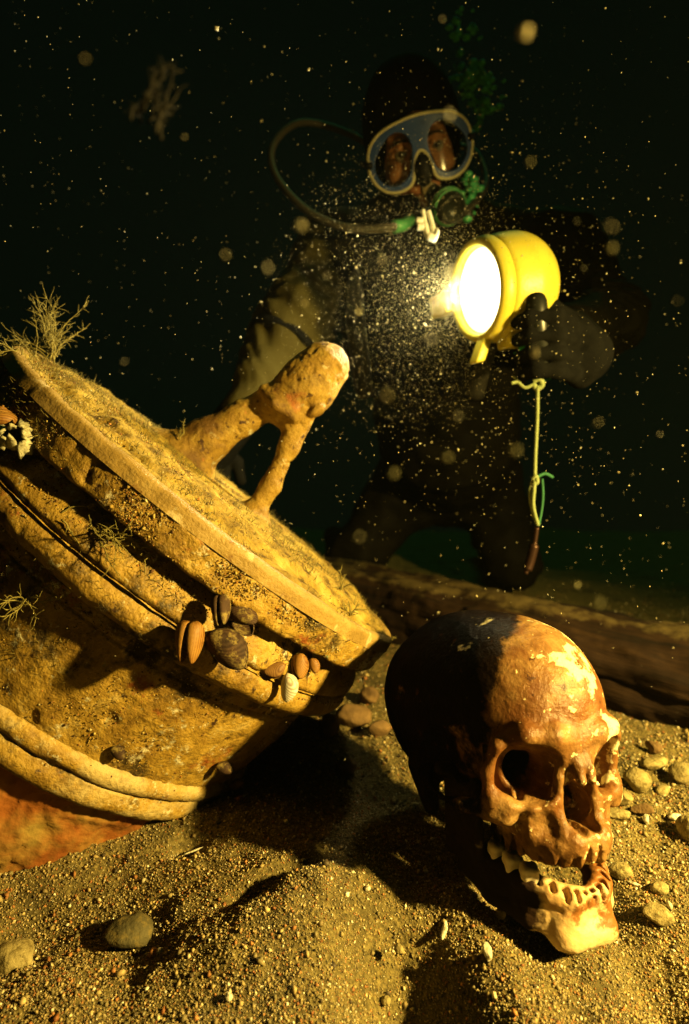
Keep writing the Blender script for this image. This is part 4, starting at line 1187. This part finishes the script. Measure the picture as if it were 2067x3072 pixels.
# ================================================================== branching growth
weed_mat = mat('hydroid', [(.3, (.16, .13, .035)), (.7, (.30, .25, .08))], scale=200, rough=.8, spec=.15)
pale_weed = mat('pale_weed', [(.3, (.014, .012, .008)), (.7, (.024, .021, .014))], scale=200, rough=.8, spec=.15)
def tuft(name, label, pos, dirv, H, n=7, spread=.5, m=weed_mat, cat='sea growth', thick=.0007, side=9, droop=0.):
    mb = MB(); dirv = np.array(dirv.normalized()); pos = np.array(pos)
    for s in range(n):
        d = dirv + rng.normal(0, spread, 3); d /= np.linalg.norm(d)
        L = H * rng.uniform(.5, 1.0); P = [pos + rng.normal(0, .0025, 3)]
        k = 12
        for i in range(k):
            d = d + rng.normal(0, .16, 3) + np.array((0, 0, -droop)); d /= np.linalg.norm(d); P.append(P[-1] + d * L / k)
        mb.add(*tube(P, np.linspace(thick, thick * .3, k + 1), 4))
        for b in range(side):
            i = rng.integers(2, k); q = P[i]; e = (np.array(P[i]) - P[i - 1]); e = e / np.linalg.norm(e) + rng.normal(0, .7, 3); e /= np.linalg.norm(e)
            l2 = L * rng.uniform(.08, .28); Q = [q]
            for j in range(4):
                e = e + rng.normal(0, .25, 3); e /= np.linalg.norm(e); Q.append(Q[-1] + e * l2 / 4)
            mb.add(*tube(Q, np.linspace(thick * .6, thick * .2, 5), 3))
    o = mb.build(name, m); tag(o, label, cat)
    o.data.transform(Matrix.Translation(-Vector(pos))); o.location = Vector(pos)
    return o
up = Vector((0, 0, 1))
tuft('hydroid_tuft', 'tall bushy tuft of growth at the upper left end of the gun rim', gun_pt(118, 815)[0], img_dir(.05, 1, 0), .072, 18, .36, side=16)
tuft('hydroid_tuft', 'long sparse strand of growth at the far left tip of the rim', gun_pt(75, 815)[0], img_dir(-.45, 1, 0), .075, 4, .18, thick=.0006)
tuft('hydroid_tuft', 'short ragged tuft hanging over the left tip of the rim', gun_pt(40, 800)[0], img_dir(-.6, -.5, .3), .035, 9, .5)
tuft('hydroid_tuft', 'wiry tuft lying across the groove below the rim', gun_pt(225, 1195)[0], img_dir(.85, -.35, .35), .058, 12, .28, side=10)
tuft('hydroid_tuft', 'single trailing strand left of the wiry tuft in the groove', gun_pt(140, 1170)[0], img_dir(.9, -.3, .3), .045, 3, .2)
tuft('hydroid_tuft', 'shaggy tuft on the left of the barrel', gun_pt(60, 1360)[0], img_dir(.5, .15, .6), .050, 14, .4, side=10)
tuft('hydroid_tuft', 'tiny sprig at the foot of the loop handle', gun_pt(412, 1000)[0], img_dir(.3, 1, 0), .020, 5, .4)
tuft('hydroid_tuft', 'curled pale threads just beyond the right end of the rim', gun_pt(775, 1345)[0], img_dir(.5, .2, .1), .028, 6, .6, droop=.1)
tuft('hydroid_tuft', 'fringe of short growth on the lower right end of the rim', gun_pt(795, 1395)[0], img_dir(.4, 1, .2), .014, 14, .6, side=5)
tuft('hydroid_tuft', 'fine upright hairs on top of the dark timber', ray_ground(383, 640, .115) , up, .02, 6, .4)
tuft('drifting_weed', 'blurred pale weed drifting in dark water at upper left', U(335, 270, .19), img_dir(.22, 1, 0), .022, 12, .10, pale_weed, 'seaweed', .0005, 8)

# ================================================================== stones and shell pieces on the sand
pebm = dict(
    pale=mat('pale_pebble', [(.3, (.22, .17, .065)), (.7, (.42, .34, .15))], scale=120, rough=.75, bump=.0014, bump_scale=420),
    white=mat('white_pebble', [(.3, (.55, .50, .36)), (.7, (.80, .76, .62))], scale=120, rough=.5, bump=.0004, bump_scale=400),
    grey=mat('grey_stone', [(.3, (.05, .043, .018)), (.7, (.12, .10, .045))], scale=60, rough=.8, bump=.0012, bump_scale=350),
    brown=mat('brown_stone', [(.3, (.10, .06, .025)), (.7, (.22, .13, .05))], scale=60, rough=.8, bump=.0012, bump_scale=350))
for k in ('pale', 'grey', 'white'): overlay(pebm[k], (.16, .12, .04), 160, .50, .60, 3.0, rough=.7)
overlay(pebm['pale'], (.30, .11, .03), 90, .66, .70, 8.0)
def ico(sub):
    V = [Vector(v) for v in ICO_V]; F = [tuple(f) for f in ICO_F]
    for _ in range(sub):
        mid = {}; G = []
        def mp(a, b):
            k = (min(a, b), max(a, b))
            if k not in mid: mid[k] = len(V); V.append(((V[a] + V[b]) / 2).normalized())
            return mid[k]
        for a, b, c in F:
            x, y, z = mp(a, b), mp(b, c), mp(c, a); G += [(a, x, z), (b, y, x), (c, z, y), (x, y, z)]
        F = G
    return np.array([tuple(v) for v in V]), np.array(F)
IV, IF = ico(3)
def pebble(name, label, ux, uy, ru, m, sh=(1, .8, .6), rz=0., cat='pebble', sink=.35, group=None, seed=None, angular=.45, gz=None):
    p = ground_at(ux * .43941, uy * .43941); d = (p - Vector((0, 0, CAM_H))).length
    r = um(ru, d * .97) * .82; sd = rng.integers(1000) if seed is None else seed
    V = IV * (1 + .16 * fbm(IV[:, 0] * 1.3, IV[:, 1] * 1.3, IV[:, 2] * 1.3, 3, int(sd)))[:, None]
    if angular:
        for _ in range(9):
            nn = rng.normal(size=3); nn /= np.linalg.norm(nn); o_ = rng.uniform(.55, .85)
            dd = V @ nn - o_; V = V - np.where(dd > 0, dd, 0)[:, None] * nn * angular
    V = V * np.array(sh) * r
    o = obj(name, npmesh(name, V, IF), pebm[m]); o.rotation_euler = (rng.uniform(-.2, .2), rng.uniform(-.2, .2), rz)
    o.location = p + Vector((0, 0, r * sh[2] * (1 - sink) if gz is None else gz))
    return tag(o, label, cat, group)
A = pebble
A('stone', 'dark grey stone bedded in the sand at lower left', 300, 2140, 52, 'grey', (1, .85, .62), .4, 'stone', .45)
A('stone', 'blurred pale stone at the lower left edge of the sand', 32, 2195, 44, 'pale', (1, .8, .6), .2, 'stone', .4)
A('pebble', 'round pale pebble with a rusty spot, right of the cheekbone', 1450, 1800, 31, 'pale', (.92, .9, .95), 0., sink=.05)
A('pebble', 'flat pointed pebble lying behind the round pale one', 1480, 1748, 36, 'pale', (1, .6, .40), -.15, angular=.9, sink=.1)
A('pebble', 'large yellowish pebble cut by the right edge', 1556, 1778, 34, 'pale', (1, .8, .72), .2, angular=.6, sink=.1)
A('pebble', 'small oval pebble between the round and the edge pebble', 1508, 1806, 19, 'pale', (1, .8, .55), .3, sink=.2)
A('pebble', 'brown splinter of stone standing behind the flat pebble', 1488, 1716, 22, 'brown', (.5, .9, .8), .8, angular=.9, sink=.1)
A('pebble', 'pale wedge of stone touching the cheekbone', 1420, 1836, 26, 'pale', (.7, .8, .8), .5, angular=.9, sink=.1)
A('pebble', 'long flat pale stone under the upper jaw at right', 1408, 1862, 34, 'pale', (1.1, .5, .32), -.1, angular=.8, sink=.1)
A('pebble', 'brown slanting stone below the round pebble', 1462, 1852, 26, 'brown', (1, .55, .5), -.5, angular=.9, sink=.1)
A('pebble', 'bright white chip near the right edge', 1535, 1866, 15, 'white', (1, .7, .6), .2, angular=.7, sink=.1)
A('pebble', 'upright white splinter below the slanting brown stone', 1470, 1876, 11, 'white', (.6, .6, 1.1), .2, angular=.7, sink=.0)
A('pebble', 'pale stone cut by the right edge below the white chip', 1566, 1905, 30, 'pale', (.8, .8, .9), .2, angular=.5, sink=.2)
A('pebble', 'smooth pale pebble lying against the lower jaw', 1410, 1998, 25, 'pale', (1.1, .7, .7), -.3, sink=.1)
A('pebble', 'thin pale stick of stone right of the lower jaw', 1442, 2014, 18, 'white', (1, .22, .22), -.55, sink=.1)
A('pebble', 'round greyish pebble right of the chin', 1500, 2030, 20, 'pale', (1, .9, .6), .1, sink=.35)
A('pebble', 'broad blurred pale pebble at lower right', 1496, 2092, 32, 'pale', (1, .85, .6), .2, sink=.35)
A('pebble', 'small pale pebble half way up the right edge of the sand', 1490, 1625, 16, 'pale', (1, .7, .5), .2, sink=.2)
A('bone_splinter', 'long white splinter of bone in the foreground sand', 1012, 2122, 34, 'white', (1, .20, .22), 1.25, 'bone splinter', .0)
A('pebble', 'pale sharp chip standing below the jaw shadow', 1108, 2185, 17, 'white', (.6, .6, 1.2), .2, angular=.8, sink=.1)
A('pebble', 'round olive pebble beside the dark foreground hollow', 908, 2160, 12, 'pale', (1, .9, .9), .2, sink=1.1)
A('pebble', 'small pale chip at the lower edge of the hollow', 878, 2285, 11, 'pale', (1, .9, .8), .2, sink=.1)
A('pebble', 'white chip on the crest of the middle mound', 836, 2026, 9, 'white', (1, .8, .7), .2, angular=.5, sink=.1)
A('pebble', 'pale chip on the sand left of the skull base', 897, 1828, 11, 'pale', (1, .8, .7), .2, angular=.5, sink=.1)
A('pebble', 'second pale chip in the row beside the skull base', 942, 1836, 11, 'pale', (1.2, .7, .6), .5, angular=.5, sink=.1)
A('pebble', 'pale chip close under the ear side of the skull', 1018, 1846, 10, 'pale', (1.2, .7, .6), .9, angular=.5, sink=.0)
A('pebble', 'bright white grain right of the grey stone', 364, 2168, 8, 'white', (1, .8, .7), .2, sink=.1)
A('pebble', 'bright white grain near the bottom edge', 521, 2277, 11, 'white', (.8, .8, .9), .2, sink=.1)
A('pebble', 'pale notched chip behind the lower right foreground', 1140, 2090, 16, 'pale', (.8, .8, .9), .2, angular=.8, sink=.1)
A('twig', 'short straw coloured twig on the sand below the gun', 444, 1937, 26, 'white', (1, .08, .08), .42, 'twig', .0)
for i, (x, y, r, l) in enumerate([(805, 1650, 46, 'broad dark rock in the shade between gun and skull'), (862, 1672, 34, 'rounded dark rock touching the back of the skull'), (750, 1668, 36, 'low dark rock in the shade under the gun barrel'),
                                  (842, 1598, 34, 'upper dark rock below the right end of the gun rim'), (790, 1760, 30, 'dark rock at the near side of the shaded heap')]):
    A('rock', l, x, y, r, 'brown', (1, .8, .75), i * .7, 'rock', .25, 'dark rocks between the gun and the skull', angular=.6)

# ================================================================== what hangs in the water
snow_mat = tint_mat('marine_snow', rough=.9, spec=.1)
k = 5200
px = rng.uniform(-20, 709, k); py = rng.uniform(-20, 760, k); d = rng.uniform(.22, 1.25, k) ** .9
cl = rng.uniform(size=k) < .52                            # denser round the lamp
px[cl] = 455 + rng.normal(0, 90, cl.sum()); py[cl] = 300 + rng.normal(0, 105, cl.sum()); d[cl] = .68 + rng.normal(0, .10, cl.sum())
nb = rng.uniform(size=k) < .006                            # a few close to the lens
d[nb] = rng.uniform(.10, .17, nb.sum())
d = np.clip(d, .10, 1.3)
P = np.array([tuple(W(a, b, c)) for a, b, c in zip(px, py, d)])
ok = P[:, 2] > .10
inside = np.array([GUN_BVH.find_nearest(Vector(q))[3] < .012 for q in P])
dg = (P - np.array(GC)) @ np.array(GA); rad = np.linalg.norm((P - np.array(GC)) - dg[:, None] * np.array(GA), axis=1)
ok &= ~inside & ~((dg < 0) & (rad < .25))
P, d = P[ok], d[ok]; k = len(P)
size = .00030 * np.exp(rng.normal(0, .5, k)) * np.clip(d / .6, .6, 1.4) * np.where(d < .18, 2.2, 1)
tint = np.array([(.80, .72, .45), (.70, .60, .34), (.85, .80, .62)])[rng.choice(3, k)] * rng.uniform(.4, 1.0, (k, 1))
sn_ = grains('marine_snow', P, size, tint, snow_mat, (1, .7, 1.4)); sn_['kind'] = 'stuff'; sn_['label'] = 'fine pale particles hanging in the water'
k = 27000                                                  # the cloud of silt the lamp lights up
v = rng.normal(size=(k, 3)); v /= np.linalg.norm(v, axis=1)[:, None]; v += np.array(LN) * .55
rr_ = .012 + .15 * rng.uniform(0, 1, k) ** 1.5
P = np.array(LP) + np.array(LN) * .02 + v * rr_[:, None]
loc = (P - np.array(LP)); P = P[(loc @ np.array(LN) > .012)]; k = len(P)
o = grains('silt_cloud', P, .00013 * np.exp(rng.normal(0, .35, k)), np.array([(.80, .72, .42)]) * rng.uniform(.8, 1.2, (k, 1)), snow_mat, (1, .8, 1.2)); o['kind'] = 'stuff'; o['label'] = 'cloud of fine silt lit up in front of the lamp'
flake_mat = mat('flake', [(.3, (.30, .28, .13)), (.7, (.42, .38, .2))], scale=400, rough=.9)
for i, (x, y, dd, ru, l) in enumerate([(1171, 1024, .115, 9, 'round blurred flake drifting left of the hanging cord'), (1018, 1041, .125, 6, 'blurred oval flake in the dark water above the skull'),
        (895, 1076, .12, 7, 'dim blurred flake right of the loop handle foot'), (1391, 564, .12, 7, 'pale blurred flake drifting right of the lamp'), (1311, 1331, .17, 6, 'small yellow flake right below the end of the cord'),
        (1362, 1372, .12, 8, 'dim large flake hanging above the timber at right'), (1205, 368, .13, 5, 'faint flake right of the mask')]):
    V = IV * (1 + .35 * fbm(IV[:, 0] * 2, IV[:, 1] * 2, IV[:, 2] * 2, 3, i))[:, None] * np.array((1, .5, .9)) * um(ru, dd)
    o = obj('drifting_flake', npmesh('flake', V, IF), flake_mat); o.location = U(x, y, dd); tag(o, l, 'flake', 'flakes drifting in the water')
# breath bubbles
bub = mat('bubble', [(.3, (.12, .75, .30)), (.7, (.2, .95, .42))], scale=60, rough=.12, spec=.8)
BV, BF = ico(1)
V, F, n0 = [], [], 0
for (x, y, sx, sy, q) in [(1068, 178, 18, 18, 90), (1100, 235, 24, 24, 50), (1050, 60, 20, 34, 30), (1076, 430, 9, 18, 40), (1060, 475, 10, 16, 30), (1200, 800, 12, 12, 5)]:
    for _ in range(q):
        c = np.array(U(x + rng.normal(0, sx), y + rng.normal(0, sy), (1.12 if y < 300 else 1.0) + rng.normal(0, .015))); r_ = rng.uniform(.002, .0075)
        V.append(BV * np.array((1.2, 1.2, .75)) * r_ + c); F.append(BF + n0); n0 += len(BV)
o = obj('bubbles', npmesh('bubbles', np.concatenate(V), np.concatenate(F)), bub); o['kind'] = 'stuff'; o['label'] = 'green glinting breath bubbles rising beside the hood'

# ================================================================== the water itself
V, F = bx((0, 2, -.45), (13.5, 13.5, 2.15))
hz = bpy.data.materials.new('water_haze'); hz.use_nodes = True
nt = hz.node_tree; nt.nodes.remove(nt.nodes['Principled BSDF'])
pv = nt.nodes.new('ShaderNodeVolumePrincipled'); pv.inputs['Color'].default_value = (.82, .90, .62, 1); pv.inputs['Density'].default_value = .003; pv.inputs['Anisotropy'].default_value = .35
nt.links.new(pv.outputs[0], nt.nodes['Material Output'].inputs['Volume'])
mb = MB(); mb.add(V, F); haze = mb.build('haze', hz, None, False); haze['kind'] = 'stuff'; haze['label'] = 'dark green cloudy sea water'
